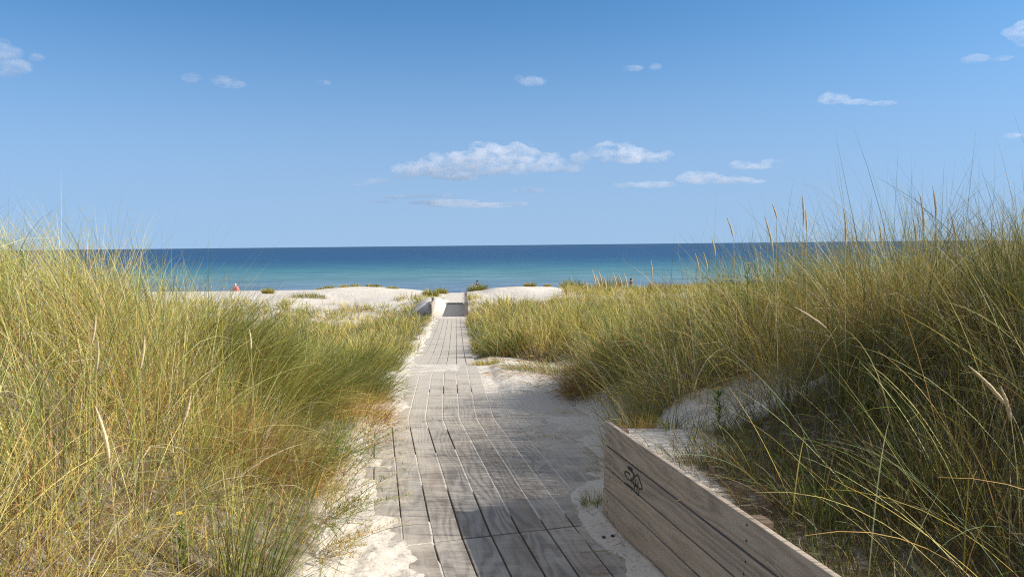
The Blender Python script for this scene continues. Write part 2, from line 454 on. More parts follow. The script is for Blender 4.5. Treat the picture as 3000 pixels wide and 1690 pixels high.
# ------------------------------------------------------------------ retaining walls
def wall_point(Y, z, off=0.):
    n = Vector((-1, -.216, 0)).normalized()             # inner face normal (towards the boardwalk)
    return Vector((wallx(Y) + .0, Y, z)) + n * off
near_wall = empty('retaining_wall', wall_point(4.49, 0), 'weathered four-board wooden retaining wall with a scrawled black tag beside the planks', 'retaining wall')
bpy.context.view_layer.update()
def rel(o, pts): return [Vector(p) - o.location for p in pts]
hs = [(-.06, .174), (.185, .305), (.315, .435), (.446, .58)]
TH = .028
wall_boards = []
wn = Vector((-1, -.216, 0)).normalized()
for i, (z0, z1) in enumerate(hs):
    mb = MB(); PID[0] += 1
    off = PID[0] * 3 + 1; o2 = PID[0] * 7.31 % 50
    e = rng.uniform(-.006, .006); j = rng.uniform(-.002, .002)
    lean = lambda z: .022 * z / .58
    P = []
    for Y in (4.49 + e, .4):
        for (o_, z) in ((0, z0), (0, z1), (-TH, z1), (-TH, z0)):
            p = wall_point(Y, z, o_ + j - lean(z)); P.append(p - near_wall.location)
    Ln = 4.2; W = z1 - z0
    F = [(0, 4, 5, 1), (1, 5, 6, 2), (2, 6, 7, 3), (3, 7, 4, 0), (0, 1, 2, 3), (4, 7, 6, 5)]
    U = [[(o2, off), (o2 + Ln, off), (o2 + Ln, off + W), (o2, off + W)], [(o2, off + W), (o2 + Ln, off + W), (o2 + Ln, off + W + TH), (o2, off + W + TH)],
         [(o2, off + W), (o2 + Ln, off + W), (o2 + Ln, off), (o2, off)], [(o2, off), (o2 + Ln, off), (o2 + Ln, off + TH), (o2, off + TH)],
         [(o2, off), (o2, off + W), (o2 + TH, off + W), (o2 + TH, off)], [(o2, off), (o2 + TH, off), (o2 + TH, off + W), (o2, off + W)]]
    mb.poly(P, F, U)
    b = mb.build('wall_board', M_WALL, near_wall, bevel=.004); wall_boards.append(b)
    # screw heads, two by two, in line with the posts
    sc = MB()
    for Y in (4.40, 2.86, 1.4):
        for zf in (.28, .74):
            z = z0 + (z1 - z0) * zf
            if z < .02: z = .05
            c = wall_point(Y + rng.uniform(-.012, .012), z + rng.uniform(-.008, .008), j - lean(z) + .0012) - near_wall.location
            t1 = Vector((-.216, 1, 0)).normalized(); t2 = Vector((0, 0, 1))
            ring = [c + (t1 * math.cos(a) + t2 * math.sin(a)) * .0055 for a in [k * math.pi / 4 for k in range(8)]]
            ring2 = [p - wn * .006 for p in ring]
            sc.poly(ring + ring2, [tuple(range(8))] + [(k, k + 8, (k + 1) % 8 + 8, (k + 1) % 8) for k in range(8)])
    s = sc.build('screw_heads', M_SCREW, b)
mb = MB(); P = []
for Y in (4.46, .42):                                   # added black sheet, blocks light from behind and keeps the joints dark
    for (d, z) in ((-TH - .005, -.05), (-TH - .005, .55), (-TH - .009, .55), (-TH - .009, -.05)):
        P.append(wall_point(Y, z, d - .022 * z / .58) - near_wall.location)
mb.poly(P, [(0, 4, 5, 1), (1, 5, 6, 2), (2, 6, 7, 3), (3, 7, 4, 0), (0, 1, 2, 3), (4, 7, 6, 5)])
mb.build('gap_shade_sheet', M_GAP_SHADE, near_wall)
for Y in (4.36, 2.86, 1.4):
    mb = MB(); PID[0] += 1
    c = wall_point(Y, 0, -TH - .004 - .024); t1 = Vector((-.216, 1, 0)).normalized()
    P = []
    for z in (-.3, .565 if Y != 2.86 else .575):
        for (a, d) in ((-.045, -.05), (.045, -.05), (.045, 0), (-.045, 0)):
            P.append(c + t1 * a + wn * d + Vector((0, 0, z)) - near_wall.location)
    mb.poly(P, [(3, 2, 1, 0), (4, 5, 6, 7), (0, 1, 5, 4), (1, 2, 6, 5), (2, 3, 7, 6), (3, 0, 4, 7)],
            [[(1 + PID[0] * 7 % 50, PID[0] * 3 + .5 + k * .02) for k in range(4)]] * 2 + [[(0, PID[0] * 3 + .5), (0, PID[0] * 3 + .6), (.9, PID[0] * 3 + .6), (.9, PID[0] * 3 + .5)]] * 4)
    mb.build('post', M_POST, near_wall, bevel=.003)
# the scrawled tag on the second board
strokes = [[(560, 270), (590, 258), (640, 285), (690, 330), (684, 362), (640, 350), (600, 322), (575, 290)], [(640, 350), (700, 420), (745, 470)],
           [(622, 500), (612, 450), (540, 400), (492, 388), (474, 430), (510, 510), (560, 590), (640, 655), (666, 612), (655, 560)],
           [(740, 450), (722, 560), (692, 640), (680, 720)], [(728, 520), (742, 600), (740, 760), (760, 820)],
           [(750, 570), (790, 500), (830, 488), (872, 540), (900, 640), (940, 740), (970, 830), (976, 872), (940, 892), (890, 868)],
           [(470, 698), (530, 730), (620, 790), (720, 880), (790, 980), (850, 1042)], [(800, 600), (790, 720), (752, 880), (762, 940)],
           [(856, 680), (850, 760), (836, 900), (820, 1010)], [(770, 800), (860, 822), (892, 880), (880, 1000), (852, 1046)],
           [(648, 600), (690, 680), (750, 760), (852, 792)], [(662, 915), (668, 945)]]
gm = MB()
for st in strokes:
    P = []
    for (x, y) in st:
        d = ray(1780 + x / 9.675, 1340 + y / 9.675)
        o = Vector((0, 0, CAMZ)); n = wn; p0 = wall_point(4.49, .37, .0015 - .022 * .37 / .58 + .002)
        t = (p0 - o).dot(n) / d.dot(n); P.append(o + d * t - near_wall.location)
    # smooth and thicken into a thin ink line lying on the wood
    Q = []
    for i in range(len(P) - 1):
        for q in range(3):
            Q.append(P[i].lerp(P[i + 1], q / 3))
    Q.append(P[-1])
    Vv = []; Ff = []
    for i, p in enumerate(Q):
        d = (Q[min(i + 1, len(Q) - 1)] - Q[max(i - 1, 0)]).normalized(); s = d.cross(wn).normalized() * .0042
        Vv += [p + s, p - s, p - s - wn * .0012, p + s - wn * .0012]
    for i in range(len(Q) - 1):
        for k in range(4): Ff.append((i * 4 + k, i * 4 + (k + 1) % 4, i * 4 + 4 + (k + 1) % 4, i * 4 + 4 + k))
    gm.poly(Vv, Ff)
gm.build('graffiti_tag', M_INK, wall_boards[2])

def far_wall(xf, Y0, Y1, side, h, label):
    w = empty('retaining_wall', (xf(Y0), Y0, float(base(Y0))), label, 'retaining wall')
    for i in range(3):
        mb = MB(); z0 = -.05 if i == 0 else h * i / 3 + .004; z1 = h * (i + 1) / 3 - .004
        e = rng.uniform(-.01, .01)
        PID[0] += 1; off = PID[0] * 3 + 1; P = []
        for Y in (Y0 + e, Y1):
            for (o_, z) in ((0, z0), (0, z1), (side * .05, z1), (side * .05, z0)):
                P.append((xf(Y) + o_ - w.location.x, Y - w.location.y, float(base(Y)) + z - w.location.z))
        Ln = Y1 - Y0; W = z1 - z0
        u = [[(0, off), (Ln, off), (Ln, off + W), (0, off + W)]] * 4 + [[(0, off), (.05, off), (.05, off + W), (0, off + W)]] * 2
        mb.poly(P, [(0, 4, 5, 1), (1, 5, 6, 2), (2, 6, 7, 3), (3, 7, 4, 0), (0, 1, 2, 3), (4, 7, 6, 5)], u)
        mb.build('wall_board', M_FAR, w)
    mb = MB(); PID[0] += 1; off = PID[0] * 3 + 1
    for Y in (Y0 + .12, Y1 - .3):
        x = xf(Y) + side * .054; P = []
        for z in (-.3, h + .05):
            for a, b in ((0, -.05), (side * .1, -.05), (side * .1, .05), (0, .05)): P.append((x + a - w.location.x, Y + b - w.location.y, z + float(base(Y)) - w.location.z))
        mb.poly(P, [(3, 2, 1, 0), (4, 5, 6, 7), (0, 1, 5, 4), (1, 2, 6, 5), (2, 3, 7, 6), (3, 0, 4, 7)], [[(0, off), (.1, off), (.1, off + .1), (0, off + .1)]] * 6)
        mb.build('post', M_FAR, w); mb = MB()
    return w
far_wall(lambda Y: float(xl(Y)) - .02, 30.9, 34.2, -1, .56, 'low wooden wall at the far end of the boardwalk, sunlit side on the left')
far_wall(lambda Y: float(xr(Y)) + .02, 30.9, 37.0, 1, .60, 'low wooden wall at the far end of the boardwalk, shaded right side casting shadow')
# step up at the end of the ramp
mb = MB()
board(mb, (float(xl(37)) + .1, 36.97), (float(xr(37)) - .0, 36.97), (float(xl(37)) + .1, 37.25), (float(xr(37)), 37.25), -1.165, -1.16, .10)
tag(mb.build('wooden_step', M_FAR), 'single wooden step across the path where the planks end at the sand', 'step')

# ------------------------------------------------------------------ grass
PAL = dict(green=(.135, .195, .030), deep=(.050, .100, .026), blue=(.135, .185, .095), olive=(.25, .245, .042), straw=(.50, .415, .135), pale=(.62, .52, .23), tan=(.45, .275, .095), brown=(.20, .095, .045), gold=(.43, .320, .060))
PAL = {k: np.minimum(np.array(v) * 1.32, .74) for k, v in PAL.items()}

def blade_mesh(root, L, th0, phi, kap, w, c0, c1, seg=4, tipw=.12, twist=None, kink=None):
    N = len(root)
    s = (np.arange(seg) + .5) / seg
    ang = th0[:, None] + kap[:, None] * s[None] ** 1.4
    if kink is not None:
        ang = np.minimum(ang + kink[:, None] * (np.arange(seg)[None] >= rng.integers(max(1, seg // 3), seg, N)[:, None]), 2.7)
    ds = (L / seg)[:, None]
    dr = np.sin(ang) * ds; dz = np.cos(ang) * ds
    r = np.concatenate([np.zeros((N, 1)), np.cumsum(dr, 1)], 1); z = np.concatenate([np.zeros((N, 1)), np.cumsum(dz, 1)], 1)
    cp, sp = np.cos(phi), np.sin(phi)
    P = np.stack([root[:, 0:1] + r * cp[:, None], root[:, 1:2] + r * sp[:, None], root[:, 2:3] + z], -1)   # N,seg+1,3
    tw = rng.uniform(-1.2, 1.2, N) if twist is None else twist
    am = np.concatenate([ang[:, :1], ang], 1)
    side = np.stack([-sp, cp, 0 * cp], -1)[:, None, :]
    nrm = np.stack([np.cos(am) * cp[:, None], np.cos(am) * sp[:, None], -np.sin(am)], -1)
    wd = side * np.cos(tw)[:, None, None] + nrm * np.sin(tw)[:, None, None]
    sv = np.linspace(0, 1, seg + 1)
    prof = np.interp(sv, [0, .25, .7, 1], [.8, 1, .7, tipw])
    hw = (w[:, None] * prof[None] * .5)[..., None]
    A = P - wd * hw; Bp = P + wd * hw
    V = np.stack([A, Bp], 2).reshape(-1, 3)
    b = np.arange(N)[:, None] * (seg + 1) * 2 + np.arange(seg)[None] * 2
    F = np.stack([b, b + 1, b + 3, b + 2], -1).reshape(-1, 4)
    cc = c0[:, None, :] + (c1 - c0)[:, None, :] * sv[None, :, None]
    C = np.repeat(cc[:, :, None, :], 2, 2).reshape(-1, 3)
    return V, F, C

def hsh(a, b, seed):
    n = (a * 374761393 + b * 668265263 + seed * 1442695041) & 0xffffffff
    n = ((n ^ (n >> 13)) * 1274126177) & 0xffffffff
    return ((n ^ (n >> 16)) & 0xffffffff) / 4294967295.0
def tussock(X, Y, cell):
    """nearest tussock centre: offset, distance / radius, two random numbers of that tussock"""
    ix = np.floor(X / cell).astype(np.int64); iy = np.floor(Y / cell).astype(np.int64)
    bd = np.full(len(X), 1e9); out = [np.zeros(len(X)) for _ in range(4)]
    for i in (-1, 0, 1):
        for j in (-1, 0, 1):
            a, b = ix + i, iy + j
            dx = X - (a + .1 + .8 * hsh(a, b, 5)) * cell; dy = Y - (b + .1 + .8 * hsh(a, b, 6)) * cell
            sz = .75 + .5 * hsh(a, b, 9); d = np.hypot(dx, dy) / sz
            m = d < bd; bd = np.where(m, d, bd)
            for o, v in zip(out, (dx, dy, hsh(a, b, 7), hsh(a, b, 8))): o[m] = v[m]
    return out[0], out[1], bd / (cell * .60), out[2], out[3]

class Grass:
    def __init__(s): s.V = []; s.F = []; s.C = []; s.n = 0
    def add(s, V, F, C):
        s.V.append(V); s.F.append(F + s.n); s.C.append(C); s.n += len(V)
    def build(s, name, parent=None):
        return mesh_np(name, np.concatenate(s.V), np.concatenate(s.F), M_GRASS, parent, np.concatenate(s.C))

def pick(weights, N):
    """weights: dict name -> (N,) array"""
    names = list(weights); W = np.stack([np.broadcast_to(weights[k], (N,)) for k in names], 1); W = np.maximum(W, 0)
    cs = np.cumsum(W / W.sum(1, keepdims=True), 1); r = rng.random(N)
    i = (r[:, None] > cs).sum(1).clip(0, len(names) - 1)
    return np.stack([PAL[k] for k in names])[i]

def scatter_tufts(y0, y1, cell, x0f, x1f):
    xs = []; 
    ycs = np.arange(y0, y1, cell)
    for yc in ycs:
        xa, xb = x0f(yc), x1f(yc)
        n = max(1, int((xb - xa) / cell))
        xs.append(np.stack([xa + (np.arange(n) + rng.random(n)) * cell, np.full(n, yc) + rng.random(n) * cell], 1))
    p = np.concatenate(xs); return p

def grow(G, tp, nb, wmin, seg, hscale=1.0, under=False):
    D = gdens(tp[:, 0], tp[:, 1])
    D = D * (.55 + .45 * sm(-.16, .10, fbm(tp[:, 0], tp[:, 1], .42 + .02 * tp[:, 1].mean(), 101, 2)))
    keep = rng.random(len(tp)) < D
    tp = tp[keep]; D = D[keep]
    T = len(tp)
    if T == 0: return
    tph = rng.uniform(0, 2 * np.pi, T)                       # a tuft's own lean
    tl = rng.uniform(.0, .42, T)
    big = fbm(tp[:, 0], tp[:, 1], 1.1, 91, 2); toneT = fbm(tp[:, 0], tp[:, 1], .8, 95, 3) * 1.6 + rng.normal(0, .16, T)
    rep = rng.poisson(nb * (.6 + .8 * rng.random(T))).clip(2)
    I = np.repeat(np.arange(T), rep); N = len(I)
    X = tp[I, 0] + rng.normal(0, .045 + .002 * tp[I, 1], N); Y = tp[I, 1] + rng.normal(0, .045 + .002 * tp[I, 1], N)
    u = xl(Y) - X; v = X - xr(Y)
    left = X < xl(Y) + .3
    ok = ((u > -.16) | (v > .03)) & ~((Y < 4.53) & (X > 0) & (X - wallx(Y) < .075))
    I = I[ok]; X = X[ok]; Y = Y[ok]; u = u[ok]; v = v[ok]; left = left[ok]; N = len(X)
    cell = np.interp(tp[:, 1].mean(), [8, 14, 24, 40], [.72, .95, 1.3, 1.9])
    tdx, tdy, tr, th1, th2 = tussock(X, Y, cell); tr = np.minimum(tr, 1.25)
    ok = (rng.random(N) > .55 * sm(.7, 1.1, tr)) | (rng.random(N) < .25)
    I, X, Y, u, v, left, tdx, tdy, tr, th1, th2 = (q[ok] for q in (I, X, Y, u, v, left, tdx, tdy, tr, th1, th2)); N = len(X)
    H = gheight(X, Y) * hscale * (1.08 - .36 * tr ** 2) * (.84 + .30 * th2) * np.interp(Y, [.8, 3.5], [.55, 1])
    thatch = rng.random(N) < (2 if under else .34)                        # dead, tangled undergrowth
    H = H * np.where(left & (Y < 9), .92, 1)
    tall = (rng.random(N) < .11) & (Y > np.where(left, 4.2, 3.2))
    L = H * np.where(tall, rng.uniform(.95, np.where(left, 1.22, 1.36), N), rng.uniform(.45, 1.0, N)) * np.where(thatch, rng.uniform(.35, .7, N), 1)
    th0 = np.abs(rng.normal(0, np.where(left, .38, .33), N)) + .03
    th0 = np.where(thatch, rng.uniform(.2, 1.35, N), th0)
    phi = rng.uniform(0, 2 * np.pi, N)
    # tuft lean + breeze from the right on the upper left dune, outward lean at path edges
    lx = np.cos(tph[I]) * tl[I] ; ly = np.sin(tph[I]) * tl[I]
    wind = np.where(left, -.30 * sm(1.2, 2.0, u) * (Y < 10) - .05 + .34 * sm(1.6, .3, u), -.10 * sm(1.6, .2, v))
    dn = np.hypot(tdx, tdy) + 1e-6; ol = .42 * tr
    vx = np.sin(th0) * np.cos(phi) + lx * .6 + wind + ol * tdx / dn; vy = np.sin(th0) * np.sin(phi) + ly * .6 + ol * tdy / dn
    th0 = np.arctan2(np.hypot(vx, vy), np.cos(th0)); phi = np.arctan2(vy, vx)
    kap = np.abs(rng.normal(.28, .40, N)) + np.where(rng.random(N) < .16, rng.uniform(.6, 1.6, N), 0)
    kap = np.where(thatch, rng.normal(.5, .7, N), kap)
    kap = np.minimum(kap, 2.3 - th0)
    w = np.maximum(wmin, .00052 * Y) * rng.uniform(.65, 1.35, N)
    # colour
    tone = toneT[I] * .6 + big[I] * .6 + (th1 - .45) * 1.0 + rng.normal(0, .12, N)
    nearR = (~left) * sm(5.2, 4.2, Y)  # zone where shade is put into the blade colours
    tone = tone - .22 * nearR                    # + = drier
    edge = sm(.9, .1, np.where(left, u, v))
    fieldgold = sm(9, 16, Y)
    gl = left * sm(2.4, .6, u) * sm(4.5, 6, Y) * sm(13, 10, Y)
    tone = tone - .12 * gl
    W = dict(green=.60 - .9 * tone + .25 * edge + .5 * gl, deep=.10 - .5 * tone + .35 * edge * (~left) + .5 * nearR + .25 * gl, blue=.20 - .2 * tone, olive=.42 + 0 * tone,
             straw=.40 + .8 * tone + .15 * fieldgold, pale=.14 + .35 * tone + .16 * left * sm(1.0, 2.0, u), gold=.12 + .5 * tone + .30 * fieldgold + .28 * (~left) * (1 - edge), tan=.08 + .4 * tone + .12 * (~left), brown=.10 * (~left))
    c = pick(W, N)
    cb = pick(dict(straw=.4, tan=.4, brown=.3, olive=.3, gold=.2), N)
    dead = pick(dict(tan=.5, brown=.45 + .30 * (~left), straw=.35, pale=.18, gold=.12), N)
    c0 = np.where(thatch[:, None], dead, cb * .5 + c * .5) * rng.uniform(.75, 1.15, (N, 1))
    c1 = np.where(thatch[:, None], dead, c) * rng.uniform(.8, 1.25, (N, 1))
    kink = np.where(rng.random(N) < np.where(thatch, .18, .07), rng.uniform(.6, 1.7, N), 0)
    wide = (rng.random(N) < .035) & (Y < 9)
    grey = rng.random(N) < .05
    wc = np.array((.60, .50, .33)) * rng.uniform(.8, 1.1, (N, 1)); gc = np.array((.40, .36, .30)) * rng.uniform(.6, 1.1, (N, 1))
    c1 = np.where(wide[:, None], wc, np.where(grey[:, None], gc, c1)); c0 = np.where(wide[:, None], wc * .8, np.where(grey[:, None], gc, c0))
    w = w * np.where(wide, 1.9, 1); kap = np.where(wide, np.minimum(kap + .5, 2.2 - th0), kap)
    dk = 1 - .42 * nearR[:, None]                       # blade colours behind the wall darkened to stand in for deep shade
    root = np.stack([X, Y, ground(X, Y, False) - .03], 1)
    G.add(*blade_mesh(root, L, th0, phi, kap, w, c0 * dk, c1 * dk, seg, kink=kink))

GL = Grass(); GR = Grass()
bands = [(.9, 5.5, .085, 12, .0030, 5), (5.5, 10, .10, 11, .0030, 5), (10, 18, .16, 12, .004, 4), (18, 30, .25, 13, .004, 3), (30, 54, .38, 16, .004, 3)]
for (a, b, c, nb, w, sg) in bands:
    for G, x0f, x1f in ((GL, lambda y: -.72 * y - 1.6, lambda y: float(xl(y)) + .1), (GR, lambda y: float(xr(y)) - .1, lambda y: max(.72 * y + 1.6, 6.2 if y < 8 else 0))):
        grow(G, scatter_tufts(a, b, c, x0f, x1f), nb * (1.3 if G is GL else 1.9 if a < 10 else 1.3), w, sg)
        if a < 18: grow(G, scatter_tufts(a, b, c, x0f, x1f), nb * (1.5 if a < 10 else .9), w, 3, .85, True)
grow(GR, scatter_tufts(4.5, 7.2, .09, lambda y: 1.75, lambda y: 4.6), 10, .003, 5, .82)    # thick crest of the right dune
def archers(G, n, xf, yf, az, lab=None):
    """long single blades and bare stems bowing out of the mass"""
    Y = yf(n); X = xf(n, Y); c = pick(dict(pale=.40, straw=.30, gold=.15, tan=.35, blue=.35, green=.35), n)
    th = rng.uniform(.25, .95, n); kap = np.minimum(rng.uniform(.2, 1.1, n), 2.0 - th)
    root = np.stack([X, Y, ground(X, Y, False)], 1)
    G.add(*blade_mesh(root, rng.uniform(.55, 1.0, n), th, az + rng.normal(0, .8, n), kap, rng.uniform(.0032, .0062, n), c * .85, c, 8, .2, rng.uniform(-.5, .5, n)))
archers(GR, 240, lambda n, Y: wallx(np.minimum(Y, 4.49)) + .35 + rng.random(n) * (.2 + .45 * Y), lambda n: np.where(rng.random(n) < .5, rng.uniform(2.2, 3.6, n), rng.uniform(5.4, 7, n)), math.pi * .95)
archers(GR, 160, lambda n, Y: xr(Y) + .3 + rng.random(n) * 2.2, lambda n: rng.uniform(6.2, 8.5, n), math.pi)
archers(GL, 220, lambda n, Y: xl(Y) - .15 - rng.random(n) ** 1.3 * (.45 * Y), lambda n: rng.uniform(3.3, 9, n), 0.1)
tag(GL.build('marram_grass'), 'tall yellow-green marram grass covering the dune left of the boardwalk', 'grass', kind='stuff')
tag(GR.build('marram_grass'), 'golden and dark green marram grass covering the dune right of the boardwalk', 'grass', kind='stuff')

# ------------------------------------------------------------------ single plants, each a thing
def gz(x, y): return float(ground(np.array([x]), np.array([y]), False)[0])
def gzd(x, y): return float(ground(np.array([x]), np.array([y]), True)[0])

def clump(name, label, cat, X, Y, rx, h, n, mixw, wmin=.003, spread=.5, lean=(0, 0), rz=None, group=None, seg=4, dead=.2):
    z = gzd(X, Y)
    ry = rx * .7 if rz is None else rz
    a = rng.uniform(0, 2 * np.pi, n); r = np.sqrt(rng.random(n))
    px = r * np.cos(a) * rx; py = r * np.sin(a) * ry
    gzv = ground(X + px, Y + py, True) - z
    th = np.abs(rng.normal(0, spread, n)) + .04; ph = np.arctan2(py, px) + rng.normal(0, .8, n)
    vx = np.sin(th) * np.cos(ph) + lean[0]; vy = np.sin(th) * np.sin(ph) + lean[1]
    th = np.arctan2(np.hypot(vx, vy), np.cos(th)); ph = np.arctan2(vy, vx)
    L = h * rng.uniform(.5, 1.15, n) * (1 - .35 * r)
    kap = np.minimum(np.abs(rng.normal(.3, .5, n)), 2.2 - th)
    c = pick(mixw, n) * rng.uniform(.75, 1.2, (n, 1)); cb = pick(dict(tan=.5, brown=.3, straw=.3), n)
    d = rng.random(n) < dead
    c = np.where(d[:, None], pick(dict(tan=.5, straw=.4, brown=.2), n), c)
    w = np.maximum(wmin, .0005 * Y) * rng.uniform(.7, 1.3, n)
    V, F, C = blade_mesh(np.stack([px, py, gzv - .02], 1), L, th, ph, kap, w, .5 * cb + .5 * c, c, seg)
    o = mesh_np(name, V, F, M_GRASS, None, C); o.location = (X, Y, z)
    return tag(o, label, cat, group)

crest = [  # photo x, depth, half width px, height px, palette, label
    (785, 60, 18, 17, dict(gold=.4, green=.5, olive=.4), 'small round yellow-green shrub alone on the flat sand left of the big mound'),
    (950, 48.5, 34, 13, dict(green=.5, olive=.5, straw=.2), 'short green grass tuft on the left shoulder of the left sand mound'),
    (1025, 49.5, 42, 15, dict(green=.4, olive=.4, gold=.3), 'widest green grass tuft along the very top of the left sand mound'),
    (1095, 49, 28, 9, dict(blue=.5, green=.4, straw=.2), 'thin bluish grass tuft right of the widest one on the left mound'),
    (1150, 48, 22, 7, dict(olive=.5, straw=.3, blue=.3), 'sparse low tuft on the falling right shoulder of the left mound'),
    (905, 40.5, 62, 15, dict(blue=.7, deep=.3, green=.3), 'low bluish plant patch on sand at the left foot of the mound'),
    (1262, 41.5, 26, 22, dict(green=.5, olive=.3, deep=.3), 'leafy green bush just above the sunlit far wooden wall'),
    (1294, 44, 17, 17, dict(green=.6, olive=.4), 'small bright bush at the left lip of the sandy gap'),
    (1398, 45.5, 34, 22, dict(green=.6, deep=.4, olive=.3), 'green bush right of the gap below the dark standing figure'),
    (1500, 47, 15, 8, dict(green=.5, deep=.3), 'tiny green tuft on the right sand mound, left of the taller round one'),
    (1553, 47.5, 18, 17, dict(olive=.6, green=.4, brown=.2), 'round olive tuft standing on the crest of the right sand mound'),
    (1604, 47, 12, 9, dict(olive=.6, straw=.3), 'tiny olive tuft on the right mound just right of the round one'),
    (1682, 47, 40, 19, dict(green=.7, deep=.3, blue=.2), 'fresh green bush at the right end of the right sand mound'),
    (1790, 46, 48, 25, dict(olive=.5, brown=.3, deep=.3), 'brownish green bush on the dune crest below the brown-haired head'),
    (1925, 44, 32, 20, dict(brown=.8, tan=.3, deep=.2), 'dark brown withered bush on the crest right of the brown-haired head'),
    (1990, 45, 34, 14, dict(olive=.5, gold=.3, brown=.2), 'low olive bush on the crest, rightmost beside the withered brown one')]
for (px, Y, hw, h, mixw, lab) in crest:
    X = at(px, 845, Y).x; k = Y / 2200
    clump('dune_shrub', lab, 'shrub', X, Y, hw * k * .85, h * k * (1.35 if px < 1650 else 2.1), 420, mixw, .018, .45, rz=hw * k * .5, group='shrubs on the far dune crest', seg=3)

# tufts on the open sand beside the path
clump('grass_tuft', 'low dark green grass mound on the bare sand right of the path', 'grass tuft', .62, 10.6, .75, .30, 1100, dict(deep=.6, green=.5, blue=.3, brown=.15), .004, .75, (-.25, -.1), rz=.5)
clump('grass_tuft', 'small yellow-green tuft on sand at the right edge of the boardwalk', 'grass tuft', -.42, 12.1, .28, .17, 420, dict(green=.5, gold=.4, olive=.3), .004, .8)
clump('grass_tuft', 'bright lime green tuft on the bank behind the far end of the near wall', 'grass tuft', .86, 5.35, .15, .40, 420, dict(green=.9, olive=.3), .003, .35)
clump('grass_tuft', 'dry orange-brown tuft hanging over the far end of the near wall', 'grass tuft', .76, 4.62, .12, .22, 420, dict(tan=.7, gold=.5, straw=.3), .0028, .7, (-.15, 0), dead=.4)
clump('grass_tuft', 'dark broad-leaved tuft on the pale sand bank behind the near wall', 'grass tuft', .95, 4.5, .05, .26, 26, dict(deep=.8, green=.3), .007, .7, dead=0)
clump('grass_tuft', 'fresh green spiky tuft among dark grass beside the near wall', 'grass tuft', 1.32, 3.2, .09, .34, 170, dict(deep=.6, green=.6), .004, .75, dead=.1)
clump('grass_tuft', 'dark reddish-brown skirt of dead grass at the foot of the right dune', 'grass tuft', 1.02, 8.25, .42, .62, 1500, dict(brown=.8, tan=.25, deep=.2), .0035, .75, (-.35, -.15), rz=.5, dead=.1)
clump('grass_tuft', 'tiny green tuft at the foot of the near wall far end', 'grass tuft', .50, 4.66, .07, .17, 120, dict(green=.8, deep=.4), .003, .5, dead=.1)
clump('grass_tuft', 'tiny grass sprout on the sandy planks left of the near wall', 'grass tuft', .30, 6.35, .06, .06, 60, dict(green=.6, olive=.4), .003, .9, dead=.3)

GF = dict(green=.55, deep=.35, olive=.45, straw=.12)
clump('grass_tuft', 'big dark green fan of grass leaning right in the middle of the left dune', 'grass tuft', -2.55, 6.5, .34, 1.10, 1500, GF, .0034, .30, (.62, -.05), rz=.4, seg=5, dead=.10)
clump('grass_tuft', 'rounded green fan of grass bowing right towards the planks, nearer than the darkest one', 'grass tuft', -2.0, 6.1, .36, .95, 1700, dict(green=.5, olive=.5, deep=.3, straw=.3), .0034, .38, (.75, -.05), rz=.4, seg=5, dead=.18)
clump('grass_tuft', 'dense fresh green bush of grass overhanging the left edge of the planks', 'grass tuft', -1.80, 7.9, .42, .72, 1700, dict(green=.7, deep=.5, olive=.2), .004, .45, (.55, -.05), rz=.5, seg=4, dead=.06)
clump('grass_tuft', 'green grass clump at the left plank edge just beyond the dense fresh bush', 'grass tuft', -2.05, 10.4, .45, .60, 1100, dict(green=.6, deep=.35, olive=.4), .005, .45, (.45, 0), rz=.6, seg=4, dead=.1)
clump('grass_tuft', 'brown matted dome of dead grass between the green fans and the sand strip', 'grass tuft', -1.62, 4.75, .36, .55, 1500, dict(tan=.6, brown=.5, straw=.3), .003, .75, (.5, -.1), rz=.4, seg=5, dead=.5)
clump('grass_tuft', 'rusty low tuft of dead grass at the sand edge beyond the matted dome', 'grass tuft', -1.42, 6.9, .26, .42, 800, dict(tan=.6, gold=.4, brown=.3), .003, .65, (.45, -.05), rz=.35, seg=4, dead=.4)
clump('grass_tuft', 'upright dark green tuft with long blades at the bottom of the left grass', 'grass tuft', -1.12, 3.05, .12, .72, 260, dict(green=.6, deep=.5, blue=.3), .0036, .24, (.12, 0), seg=5, dead=.08)
clump('grass_tuft', 'dark green tuft under the grass bank on the right where the sand clearing ends', 'grass tuft', -.12, 14.2, .5, .5, 800, dict(deep=.8, green=.4, brown=.15), .006, .5, (-.2, -.1), rz=.4, seg=4, dead=.1)
def sprig(label, X, Y, L, n, tilt, az, mixw, group=None):
    """feathery dune herb: bowed stems set with many short narrow leaves"""
    z = gzd(X, Y); G = Grass()
    root = np.stack([rng.normal(0, .04, n), rng.normal(0, .05, n), np.zeros(n)], 1)
    th = np.abs(rng.normal(tilt, .28, n)); ph = az + rng.normal(0, .75, n); kap = rng.uniform(.1, .7, n)
    kap = np.minimum(kap, 1.62 - th); Ls = L * rng.uniform(.55, 1.1, n)
    cs = pick(dict(brown=.5, tan=.4, green=.3), n); ce = pick(mixw, n)
    seg = 8
    V, F, C = blade_mesh(root, Ls, th, ph, kap, np.full(n, .0032), cs, ce, seg, .4); G.add(V, F, C)
    P = V.reshape(n, seg + 1, 2, 3).mean(2)
    m = 34
    si = np.repeat(np.arange(n), m); t = rng.uniform(.25, 1, n * m) * seg
    i0 = np.minimum(t.astype(int), seg - 1); f = (t - i0)[:, None]
    pos = P[si, i0] * (1 - f) + P[si, i0 + 1] * f
    k = len(si); c = pick(mixw, k) * rng.uniform(.7, 1.2, (k, 1))
    G.add(*blade_mesh(pos, rng.uniform(.015, .05, k) * (1.2 - .6 * t / seg), rng.uniform(.3, 1.5, k), rng.uniform(0, 6.28, k), rng.normal(0, .3, k), rng.uniform(.002, .004, k), c, c, 2))
    o = G.build('wormwood_plant'); o.location = (X, Y, z)
    return tag(o, label, 'plant', group)
